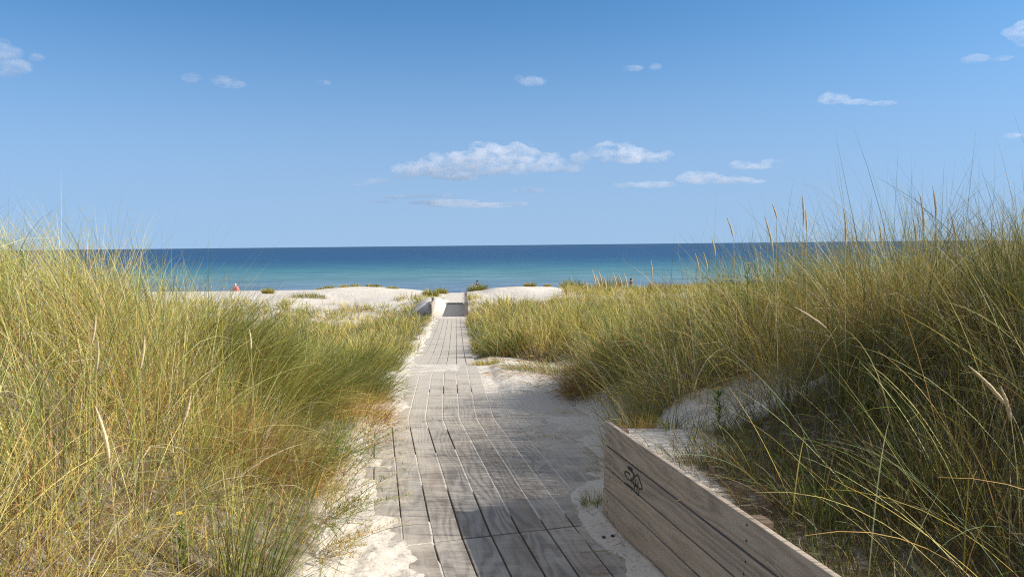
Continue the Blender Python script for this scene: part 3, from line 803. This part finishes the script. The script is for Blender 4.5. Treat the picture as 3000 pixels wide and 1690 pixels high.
GM = dict(green=.6, deep=.5, olive=.35)
sprig('feathery green herb leaning over the sand at the left path edge, nearest the camera', -1.10, 4.2, .50, 34, 1.0, -.1, dict(green=.4, deep=.5, olive=.3, tan=.3))
sprig('largest feathery dark green herb spilling from the left grass onto the sand', -1.36, 5.0, .62, 60, .80, .05, GM)
sprig('feathery herb with bare brown twigs reaching right over the left sand strip', -1.22, 5.9, .60, 22, .9, .25, dict(brown=.5, tan=.4, olive=.4))
sprig('green feathery herb at the left path edge where the planks turn sandy', -1.62, 8.3, .5, 22, .9, .1, GM)
sprig('short rusty herb drying on the sand in the left foreground', -.98, 3.75, .34, 18, 1.05, 0, dict(tan=.5, gold=.4, olive=.4))

# ragwort
def ragwort(label, X, Y, h, heads, size):
    z = gz(X, Y)
    r = empty('ragwort_plant', (X, Y, z), label, 'flower')
    mb = MB(); fl = []
    tips = []
    for i in range(heads):
        a = rng.uniform(0, 6.28); q = rng.uniform(.2, 1) * size
        tip = Vector((math.cos(a) * q, math.sin(a) * q, h - rng.uniform(0, size)))
        fork = Vector((0, 0, h - size * 1.6)); tube(mb, [fork, fork.lerp(tip, .5) + Vector((0, 0, -.01)), tip], [.002, .0018, .0015], 5); tips.append(tip)
    tube(mb, [(0, 0, -.02), (.01, 0, h * .4), (0, 0, h - size * 1.6)], [.004, .0035, .0025], 5)
    mb.build('stem', mat_ragstem, r)
    lv = clump_local(60, h)
    lv.parent = r
    for tip in tips:
        m = MB(); n = 9
        c = tip + Vector((0, 0, .003))
        V = [c + Vector((0, 0, .006))]; F = []
        for k in range(n):
            a0 = 2 * math.pi * k / n; 
            for da, rr, zz in ((-.18, .004, .001), (-.2, .014, .003), (.2, .014, .003), (.18, .004, .001)):
                V.append(c + Vector((math.cos(a0 + da) * rr, math.sin(a0 + da) * rr, zz)))
            b = 1 + k * 4; F += [(b, b + 1, b + 2, b + 3), (0, b, b + 3)]
        m.poly(V, F); m.build('flower_head', M_YEL, r)
    return r
mat_ragstem = mat_plain('green_stem', (.12, .15, .04), .7, .2)
def clump_local(n, h):
    root = np.stack([rng.normal(0, .006, n), rng.normal(0, .006, n), rng.uniform(.1, .85, n) * h], 1)
    c = pick(dict(green=.6, deep=.5, olive=.3), n)
    V, F, C = blade_mesh(root, rng.uniform(.03, .07, n), rng.uniform(.5, 1.4, n), rng.uniform(0, 6.28, n), rng.uniform(0, .6, n), rng.uniform(.005, .010, n), c, c, 3)
    return mesh_np('leaves', V, F, M_GRASS, None, C)
p = at(2190, 775, 5.6); ragwort('ragwort with many yellow buds among the right-hand grass below the horizon', p.x, 5.6, p.z - gz(p.x, 5.6) + .02, 9, .06)
p = at(2104, 1218, 4.5); ragwort('slim ragwort with one yellow flower on the sand bank behind the near wall', p.x, 4.5, max(.22, p.z - gz(p.x, 4.5)), 2, .012)
p = at(534, 1602, 3.1); ragwort('small yellow ragwort deep in the grass of the left foreground', p.x, 3.1, max(.3, p.z - gz(p.x, 3.1)), 3, .018)

# flowering marram stalks
def stalk(tip, hb, Y, label, group=None, rad=.0105, droop=None):
    a = at(*tip, Y); b = at(*hb, Y + rng.uniform(-.02, .02))
    d = (b - a); root = b + Vector((d.x * .6, rng.uniform(-.05, .1), 0)); root.z = gz(root.x, root.y) - .02
    if root.z > b.z - .12: root.z = b.z - .3
    r = empty('marram_stalk', root, label, 'grass stalk', group)
    L = [Vector(), None, b - root]
    mid = (b - root) * .5 + Vector((d.x * .25, 0, .03)); 
    if droop: mid = mid + Vector(droop)
    Q = [(Vector() * (1 - t) ** 2 + mid * 2 * t * (1 - t) + (b - root) * t * t) for t in [k / 9 for k in range(10)]]
    mb = MB(); tube(mb, Q, [.0024 - .0009 * k / 9 for k in range(10)], 5); mb.build('stem', M_STEM, r)
    mb = MB(); n = 16; P = []; rr = []
    for k in range(n + 1):
        t = k / n; bow = math.sin(t * math.pi) * (b - a).length * .03
        P.append((b - root).lerp(a - root, t) + Vector((bow, 0, 0)))
        rr.append(max(.0012, rad * (math.sin(math.pi * min(1, (t * .93 + .05))) ** .55) * (1 - .45 * t) * rng.uniform(.78, 1.12)))
    tube(mb, P, rr, 7)
    for k in range(40):                                  # awns standing off the spike
        i = rng.integers(1, n - 1); c = P[i]; ax = (P[i + 1] - P[i - 1]).normalized()
        o = ax.orthogonal().normalized(); o.rotate(Quaternion(ax, rng.uniform(0, 6.28)))
        e = c + o * rr[i] * 1.35 + ax * .016; s0 = c + o * rr[i] * .8; sd_ = ax.cross(o) * .0011
        mb.poly([s0 + sd_, s0 - sd_, e], [(0, 1, 2)])
    mb.build('seed_head', M_STRAW, r)
    return r
GS = 'seed spikes against the sky over the right dune'
sky_st = [((2129, 636), (2148, 693), 5.2, 'tan seed spike leaning left above the horizon, leftmost on the right dune'),
    ((2239, 632), (2265, 738), 4.3, 'long pale seed spike crossing the horizon, second from the left on the right dune'),
    ((2262, 596), (2276, 640), 5.0, 'small thin seed spike just above and right of the second one on the right dune'),
    ((2350, 572), (2353, 664), 4.4, 'upright golden seed spike, taller of the close pair on the right dune'),
    ((2359, 615), (2363, 676), 4.5, 'shorter golden seed spike hugging the taller one on the right dune'),
    ((2472, 612), (2477, 724), 4.2, 'long straight tan seed spike standing over the middle of the right dune'),
    ((2575, 656), (2583, 728), 4.5, 'short tan seed spike half below the horizon, right of the long straight one'),
    ((2674, 636), (2684, 707), 4.5, 'stout seed spike just left of and lower than the two highest ones'),
    ((2694, 568), (2707, 676), 4.2, 'dark-tipped long seed spike, left of the two highest over the right dune'),
    ((2732, 546), (2742, 637), 4.3, 'highest seed spike of all, alone against the blue over the right dune'),
    ((2783, 620), (2804, 732), 4.2, 'rightmost seed spike against the sky, leaning left over the right dune')]
for t, b, Y, lab in sky_st: stalk(t, b, Y, lab, GS, rad=.0072)
stalk((2325, 897), (2420, 960), 4.0, 'pale seed spike arching down to the left in front of the right dune', None, .009, (.02, 0, .12))
stalk((2836, 1070), (2945, 1185), 2.9, 'thick golden seed spike leaning left near the right edge of the photo', None, .010, (.03, 0, .06))
stalk((2931, 1131), (2962, 1232), 2.8, 'golden seed spike beside the thick leaning one near the right edge', None, .010)
stalk((2085, 698), (2096, 748), 6.5, 'slim seed spike in front of the sea, uppermost of three left of the right dune', None, .009)
stalk((2036, 742), (2047, 792), 7.0, 'slim seed spike in front of the sea, leftmost of three left of the right dune', None, .009)
stalk((2060, 738), (2073, 792), 6.8, 'slim seed spike in front of the sea, lowest of three left of the right dune', None, .009)
for (x, y, h, Y) in [(1734, 788, 46, 11), (1753, 792, 46, 11.4), (1744, 806, 40, 11.2), (1795, 798, 44, 10.6), (1813, 803, 42, 11.8), (1828, 800, 46, 10.8), (1770, 812, 36, 11.5), (1716, 824, 34, 11.3)]:
    stalk((x, y), (x + rng.uniform(4, 14), y + h), Y, 'thin pale seed spike in the loose cluster before the shallow water right of the path', 'pale seed spikes in the cluster right of the path', .013)
stalk((1907, 762), (1911, 815), 9.5, 'lone dark seed spike standing tall before the shallow water right of the cluster', None, .010)
stalk((281, 921), (268, 1008), 3.3, 'pale seed spike leaning right in the left dune, upper of a close pair', None, .0075)
stalk((286, 990), (283, 1084), 3.2, 'pale upright seed spike in the left dune, lower of a close pair', None, .0075)
stalk((424, 983), (412, 1078), 3.3, 'pale seed spike rising right of the close pair in the left dune', None, .0075)
stalk((730, 964), (735, 1022), 4.2, 'short reddish seed spike before the green clump in the left dune', None, .008)
stalk((279, 1190), (320, 1342), 2.6, 'thickest straw seed spike of the left foreground, bending left', None, .010)
stalk((560, 1148), (534, 1244), 2.9, 'straw seed spike leaning right in the middle of the left foreground', None, .0085)

# dry litter on the sand
def litter(n, fx, fy, filt):
    X = fx(n); Y = fy(n); k = filt(X, Y); X = X[k]; Y = Y[k]; m = len(X)
    z = ground(X, Y, True)
    z = np.maximum(z, np.where((X > xl(Y)) & (X < xr(Y)), base(Y), -99)) + .004
    L = rng.uniform(.02, .16, m) * np.where(rng.random(m) < .12, 1.8, 1); c = pick(dict(tan=.5, brown=.45, straw=.3, olive=.15), m) * rng.uniform(.5, 1.1, (m, 1))
    return blade_mesh(np.stack([X, Y, z], 1), L, rng.uniform(1.35, 1.57, m), rng.uniform(0, 6.28, m), rng.uniform(-.12, .12, m), np.maximum(.0018, .0004 * Y) * rng.uniform(.7, 1.4, m), c, c, 3)
LG = Grass()
LG.add(*litter(900, lambda n: rng.uniform(-.1, .75, n), lambda n: rng.uniform(3.6, 7.4, n), lambda X, Y: (X < wallx(np.minimum(Y, 4.49))) & (fbm(X, Y, .5, 201, 2) > -.06) & (X > .55 - .12 * Y + .25)))
LG.add(*litter(2600, lambda n: rng.uniform(-1.9, -.6, n), lambda n: rng.uniform(2.6, 9.5, n), lambda X, Y: (np.abs(xl(Y) - X - .02) < .32) & (fbm(X, Y, .4, 203, 2) > -.05)))
LG.add(*litter(5200, lambda n: rng.uniform(-.5, 2.0, n), lambda n: rng.uniform(8.4, 13.5, n), lambda X, Y: (X > xr(Y)) & (fbm(X, Y, .7, 205, 2) > .0)))
LG.add(*litter(1500, lambda n: rng.uniform(.6, 2.4, n), lambda n: rng.uniform(3.0, 5.9, n), lambda X, Y: X > np.maximum(wallx(Y) + .06, .6)))
tag(LG.build('dry_grass_litter'), 'dry stalks and leaf bits scattered over the sand', 'grass litter', kind='stuff')

# two dark pebbles by the wall foot
for (px, py, r, lab) in [(1769, 1597, .011, 'small black pebble on sand beside the near wall, farther of two'), (1795, 1611, .012, 'small black pebble on sand beside the near wall, nearer of two')]:
    p = at(px, py, 4.12); bm = bmesh.new(); bmesh.ops.create_icosphere(bm, subdivisions=3, radius=r)
    for v in bm.verts:
        v.co *= 1 + .35 * float(fbm(v.co.x * 1.0, v.co.y + v.co.z * 1.7, r * 1.2, 31, 2)); v.co.z *= .6
    me = bpy.data.meshes.new('pebble'); bm.to_mesh(me); bm.free(); me.materials.append(M_PEB)
    for f in me.polygons: f.use_smooth = True
    o = bpy.data.objects.new('pebble', me); o.location = (p.x, 4.12, max(gzd(p.x, 4.12), 0) + r * .45); link(o); tag(o, lab, 'pebble', 'pebbles beside the near wall')

# ------------------------------------------------------------------ people on the beach
def skin_mesh(name, J, E, mat, parent):
    names = list(J); me = bpy.data.meshes.new(name)
    me.from_pydata([J[k][0] for k in names], [(names.index(a), names.index(b)) for a, b in E], [])
    o = bpy.data.objects.new(name, me); link(o, parent); me.materials.append(mat)
    sm_ = o.modifiers.new('skin', 'SKIN'); sm_.use_smooth_shade = True
    sv = me.skin_vertices[0].data
    for i, k in enumerate(names): sv[i].radius = (J[k][1], J[k][1]); sv[i].use_root = (i == 0)
    su = o.modifiers.new('sub', 'SUBSURF'); su.levels = 2; su.render_levels = 2
    return o
def hair_cap(c, r, mat, parent, back):
    bm = bmesh.new(); bmesh.ops.create_uvsphere(bm, u_segments=16, v_segments=12, radius=r)
    for v in bm.verts:
        v.co.z *= 1.12
        if v.co.dot(Vector(back)) < -.25 * r and v.co.z < .35 * r: v.co *= .72
    me = bpy.data.meshes.new('hair'); bm.to_mesh(me); bm.free(); me.materials.append(mat)
    for f in me.polygons: f.use_smooth = True
    o = bpy.data.objects.new('hair', me); o.location = c; link(o, parent); return o
BE = [('pel', 'bel'), ('bel', 'che'), ('che', 'nec'), ('nec', 'hea'), ('hea', 'top'), ('hea', 'nos')] + [e for s in 'lr' for e in
      [('che', s + 'sh'), (s + 'sh', s + 'el'), (s + 'el', s + 'ha'), (s + 'ha', s + 'fi'), ('pel', s + 'hi'), (s + 'hi', s + 'kn'), (s + 'kn', s + 'an'), (s + 'an', s + 'to')]]
def person(x, y, z, rot, J, shirt, shorts, hair, label):
    r = empty('person', (x, y, z), label, 'person', None); r.rotation_euler = (0, 0, rot)
    skin_mesh('body', J, BE, M_SKIN, r)
    sk = {k: (J[k][0], J[k][1] * 1.14 + .006) for k in ('bel', 'che', 'lsh', 'rsh', 'lel', 'rel', 'pel')}
    for s in 'lr':
        a, b = Vector(J[s + 'sh'][0]), Vector(J[s + 'el'][0]); sk[s + 'el'] = (tuple(a.lerp(b, .7)), J[s + 'el'][1] * 1.4 + .012)
    skin_mesh('shirt', sk, [('bel', 'che'), ('bel', 'pel'), ('che', 'lsh'), ('che', 'rsh'), ('lsh', 'lel'), ('rsh', 'rel')], shirt, r)
    sh = {'pel': (J['pel'][0], J['pel'][1] * 1.16)}
    for s in 'lr':
        a, b = Vector(J[s + 'hi'][0]), Vector(J[s + 'kn'][0]); sh[s + 'hi'] = (J[s + 'hi'][0], J[s + 'hi'][1] * 1.15); sh[s + 'kn'] = (tuple(a.lerp(b, .75)), J[s + 'kn'][1] * 1.55)
    skin_mesh('shorts', sh, [('pel', 'lhi'), ('pel', 'rhi'), ('lhi', 'lkn'), ('rhi', 'rkn')], shorts, r)
    h = Vector(J['hea'][0]); t = Vector(J['top'][0]); n = Vector(J['nos'][0])
    hair_cap(h.lerp(t, .55) - (n - h) * .25, .108, hair, r, tuple((h - n).normalized()))
    return r
STAND = dict(pel=((0, 0, .90), .13), bel=((0, 0, 1.06), .115), che=((0, 0, 1.27), .135), nec=((0, .01, 1.43), .055), hea=((0, .03, 1.53), .088), top=((0, .02, 1.62), .07), nos=((0, .125, 1.54), .022),
    lsh=((-.17, 0, 1.36), .06), rsh=((.17, 0, 1.36), .06), lel=((-.23, -.02, 1.09), .042), rel=((.23, -.02, 1.09), .042), lha=((-.22, .06, .86), .032), rha=((.22, .06, .86), .032), lfi=((-.21, .1, .72), .02), rfi=((.21, .1, .72), .02),
    lhi=((-.09, 0, .84), .09), rhi=((.09, 0, .84), .09), lkn=((-.10, .02, .47), .058), rkn=((.10, .02, .47), .058), lan=((-.10, 0, .08), .04), ran=((.10, 0, .08), .04), lto=((-.11, .17, .035), .035), rto=((.11, .17, .035), .035))
SIT = dict(pel=((0, -.10, .13), .15), bel=((0, -.06, .30), .15), che=((0, .04, .50), .155), nec=((0, .12, .63), .06), hea=((0, .18, .71), .09), top=((0, .19, .80), .07), nos=((0, .285, .70), .022),
    lsh=((-.18, .05, .56), .065), rsh=((.18, .05, .56), .065), lel=((-.24, .22, .38), .045), rel=((.24, .22, .38), .045), lha=((-.12, .40, .40), .034), rha=((.12, .40, .40), .034), lfi=((-.05, .46, .38), .02), rfi=((.05, .46, .38), .02),
    lhi=((-.10, -.02, .13), .095), rhi=((.10, -.02, .13), .095), lkn=((-.13, .36, .40), .06), rkn=((.13, .36, .40), .06), lan=((-.12, .52, .08), .042), ran=((.12, .52, .08), .042), lto=((-.12, .68, .04), .036), rto=((.12, .68, .04), .036))
p = at(694, 853, 83); person(p.x, 83, gz(p.x, 83), R(80), SIT, M_PINK, M_PINK, M_HAIRW, 'hunched person in a pink top sitting on the beach at the left')
p = at(1398, 821, 76); person(p.x, 76, p.z - 1.68, R(70), STAND, M_DARKCL, M_GREYCL, M_HAIRD, 'person in a dark top standing by the water right of the path')
p = at(1849, 815, 65); person(p.x, 65, p.z - 1.68, R(-75), STAND, M_REDCL, M_GREYCL, M_HAIRD, 'person with dark brown hair, only the head showing over the right dune')

# ------------------------------------------------------------------ clouds: soft lit volumes over the sea
def mat_cloud(name, dens, ns, lo, hi):
    t = NT(name); p = geo_pos(t)
    n = t.noise(scaled(t, p, (.8, .5, 1.5)), ns, 4, .58, .4)
    d = t.mapr(n, lo, hi, .0, dens)
    v = t.n('ShaderNodeVolumePrincipled', inp={'Color': (.97, .97, 1, 1), 'Density': d, 'Anisotropy': .2})
    t.l(v.outputs[0], t.out.inputs[1]); return t.m
MC_BIG = mat_cloud('cloud_vapour', .011, .013, .40, .74)
MC_MID = mat_cloud('cloud_vapour_thin', .0075, .014, .38, .74)
MC_LOW = mat_cloud('cloud_vapour_faint', .0055, .012, .36, .72)
CD = 5000.
def cloud(label, blobs, mat, lumps=10, vox=7):
    k = CD / 2200; bm = bmesh.new(); c0 = at(blobs[0][0], blobs[0][1], CD)
    def ball(px, py, rx, ry, dy=0., depth=.8):
        c = at(px, py, CD) - c0; m = Matrix.Translation(c + Vector((0, dy * k, 0))) @ Matrix.Diagonal((rx * k, rx * k * depth, ry * k, 1))
        bmesh.ops.create_icosphere(bm, subdivisions=3, radius=1, matrix=m)
    for (x, y, rx, ry) in blobs:
        ball(x, y, rx, ry)
        for j in range(lumps):
            a = rng.uniform(-.25, 3.4); q = rng.uniform(.30, .55)
            ball(x + math.cos(a) * rx * .82, y - math.sin(a) * ry * .78, ry * q * 1.3, ry * q, rng.uniform(-.5, .5) * rx, 1)
    me = bpy.data.meshes.new('cloud'); bm.to_mesh(me); bm.free()
    o = bpy.data.objects.new('cloud', me); link(o); o.location = c0
    m = o.modifiers.new('r', 'REMESH'); m.mode = 'VOXEL'; m.voxel_size = vox * k * .5
    dg = bpy.context.evaluated_depsgraph_get(); me2 = bpy.data.meshes.new_from_object(o.evaluated_get(dg))
    o.modifiers.clear(); o.data = me2; me2.name = 'cloud'; me2.materials.clear(); me2.materials.append(mat)
    tag(o, label, 'cloud', 'small white clouds over the sea')
cloud('largest long cumulus cloud low over the sea above the path', [(1440, 468, 85, 44), (1210, 500, 60, 22), (1290, 485, 65, 32), (1365, 478, 70, 36), (1530, 472, 70, 42), (1610, 480, 55, 28), (1668, 494, 45, 13), (1350, 516, 90, 13), (1175, 521, 40, 9)], MC_BIG)
cloud('bright cumulus cloud with a knob on top joined to the right of the largest', [(1845, 456, 75, 24), (1765, 448, 38, 28), (1822, 432, 26, 18), (1915, 462, 48, 15), (1955, 455, 16, 14), (1702, 466, 32, 18)], MC_BIG)
cloud('tiny puff right above the largest long cumulus cloud', [(1556, 421, 11, 12)], MC_MID, 5)
cloud('small two-lobed white cloud right of the largest cumulus', [(2215, 488, 55, 9), (2168, 484, 34, 13), (2262, 480, 34, 15)], MC_MID)
cloud('long flat white cloud below the two-lobed one', [(2050, 522, 72, 19), (1920, 541, 65, 10), (1835, 542, 42, 9), (2135, 528, 75, 10), (2205, 532, 45, 6)], MC_MID)
cloud('small pinkish cloud wisp below the gap between the two big cumulus clouds', [(1562, 557, 42, 9), (1520, 560, 30, 5)], MC_MID, 6)
cloud('faint long grey-blue cloud streak nearest the horizon above the path', [(1300, 592, 110, 7), (1400, 602, 150, 6), (1500, 595, 60, 4)], MC_LOW, 4)
cloud('faint broad grey-blue cloud band between the largest cumulus and the longest streak', [(1180, 577, 70, 5), (1290, 574, 70, 6), (1120, 590, 45, 5)], MC_LOW, 4)
cloud('faint cloud wisps at the left tip of the largest cumulus', [(1100, 530, 50, 8), (1060, 541, 30, 5)], MC_LOW, 4)
cloud('lens-shaped white cloud with a long tail in the right half of the sky', [(2440, 290, 46, 16), (2510, 299, 42, 7), (2585, 303, 48, 5)], MC_MID)
cloud('small white cloud near the right edge, second from the top', [(2858, 173, 42, 12), (2932, 171, 38, 6)], MC_MID)
cloud('white cloud cut by the top right edge of the photo', [(3010, 95, 60, 26), (2960, 95, 28, 10), (3000, 125, 24, 12)], MC_MID)
cloud('tiny white cloud low at the right edge of the photo', [(2966, 398, 30, 8)], MC_MID, 8)
cloud('pinkish cloud cut by the left edge of the photo', [(12, 158, 40, 34), (45, 195, 50, 20), (105, 169, 25, 11), (20, 215, 25, 16)], MC_MID)
cloud('soft faint puff in the left sky, left of the brighter one', [(560, 229, 30, 13)], MC_LOW, 8)
cloud('soft pale puff in the left sky, brightest one there', [(662, 240, 38, 18), (690, 248, 30, 12)], MC_MID, 8)
cloud('tiny pale streak left of the centre of the sky', [(945, 243, 26, 8)], MC_LOW, 6)
cloud('small white puff high above the middle of the largest cumulus', [(1560, 240, 40, 14), (1520, 230, 14, 10), (1587, 237, 16, 9)], MC_MID, 8)
cloud('thin white wisp high in the sky right of the white puff', [(1855, 201, 32, 9), (1920, 197, 20, 9)], MC_MID, 8)

# ------------------------------------------------------------------ sky, sun, render settings
EL, SUNROT = R(31.5), R(96)
W = bpy.data.worlds.new('World'); scn.world = W; W.use_nodes = True
nt = W.node_tree; nt.nodes.clear()
sk = nt.nodes.new('ShaderNodeTexSky'); sk.sky_type = 'NISHITA'; sk.sun_disc = False
sk.sun_elevation = EL; sk.sun_rotation = SUNROT; sk.air_density = .8; sk.dust_density = .9; sk.ozone_density = 4.5; sk.altitude = 0
bg = nt.nodes.new('ShaderNodeBackground'); bg.inputs[1].default_value = .125
ow = nt.nodes.new('ShaderNodeOutputWorld')
tc = nt.nodes.new('ShaderNodeTexCoord'); mp = nt.nodes.new('ShaderNodeMapping'); mp.inputs['Scale'].default_value = (1, 1, 1.1); mp.inputs['Location'].default_value = (0, 0, .13)
nt.links.new(tc.outputs['Generated'], mp.inputs[0]); nt.links.new(mp.outputs[0], sk.inputs[0])
mu = nt.nodes.new('ShaderNodeMix'); mu.data_type = 'RGBA'; mu.blend_type = 'MULTIPLY'; mu.inputs[0].default_value = 1; mu.inputs[7].default_value = (.67, 1.10, 1.17, 1)
nt.links.new(sk.outputs[0], mu.inputs[6]); 
sz = nt.nodes.new('ShaderNodeSeparateXYZ'); nt.links.new(tc.outputs['Generated'], sz.inputs[0])
hz = nt.nodes.new('ShaderNodeMapRange'); hz.interpolation_type = 'SMOOTHSTEP'; nt.links.new(sz.outputs[2], hz.inputs[0])
hz.inputs[1].default_value = 0; hz.inputs[2].default_value = .34; hz.inputs[3].default_value = .85; hz.inputs[4].default_value = .0
mh = nt.nodes.new('ShaderNodeMix'); mh.data_type = 'RGBA'; mh.inputs[7].default_value = (2.05, 2.9, 4.1, 1)   # low haze over the sea
nt.links.new(hz.outputs[0], mh.inputs[0]); nt.links.new(mu.outputs[2], mh.inputs[6])
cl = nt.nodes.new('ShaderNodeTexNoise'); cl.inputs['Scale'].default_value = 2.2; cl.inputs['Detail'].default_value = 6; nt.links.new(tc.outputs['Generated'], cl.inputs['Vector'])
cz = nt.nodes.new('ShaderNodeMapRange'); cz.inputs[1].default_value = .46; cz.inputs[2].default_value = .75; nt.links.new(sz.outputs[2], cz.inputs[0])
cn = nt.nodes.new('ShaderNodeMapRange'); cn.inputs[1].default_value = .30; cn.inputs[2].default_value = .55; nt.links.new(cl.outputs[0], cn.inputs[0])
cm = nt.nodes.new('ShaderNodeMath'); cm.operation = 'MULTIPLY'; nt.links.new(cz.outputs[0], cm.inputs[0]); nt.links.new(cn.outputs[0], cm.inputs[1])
mc = nt.nodes.new('ShaderNodeMix'); mc.data_type = 'RGBA'; mc.inputs[7].default_value = (3.0, 3.0, 3.1, 1)   # unseen white clouds overhead, added to raise and whiten the ambient light
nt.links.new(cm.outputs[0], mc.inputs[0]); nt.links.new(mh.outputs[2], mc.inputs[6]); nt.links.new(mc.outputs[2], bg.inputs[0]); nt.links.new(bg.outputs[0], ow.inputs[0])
sl = bpy.data.lights.new('sun', 'SUN'); sl.energy = 4.5; sl.angle = R(.55); sl.color = (1, .93, .82)
so = bpy.data.objects.new('sun', sl); COL.objects.link(so)
sd = Vector((math.cos(EL) * math.cos(R(6)), -math.cos(EL) * math.sin(R(6)), math.sin(EL)))
so.rotation_mode = 'QUATERNION'; so.rotation_quaternion = sd.to_track_quat('Z', 'Y'); so.location = (20, 0, 20)
scn.view_settings.view_transform = 'Standard'; scn.view_settings.look = 'None'
scn.view_settings.exposure = .55; scn.view_settings.gamma = 1
scn.cycles.max_bounces = 6; scn.cycles.diffuse_bounces = 4; scn.cycles.transmission_bounces = 4; scn.cycles.glossy_bounces = 2
scn.cycles.volume_bounces = 5; scn.cycles.transparent_max_bounces = 8
scn.cycles.pixel_filter_type = 'BLACKMAN_HARRIS'; scn.cycles.filter_width = 1.15
scn.cycles.use_denoising = False
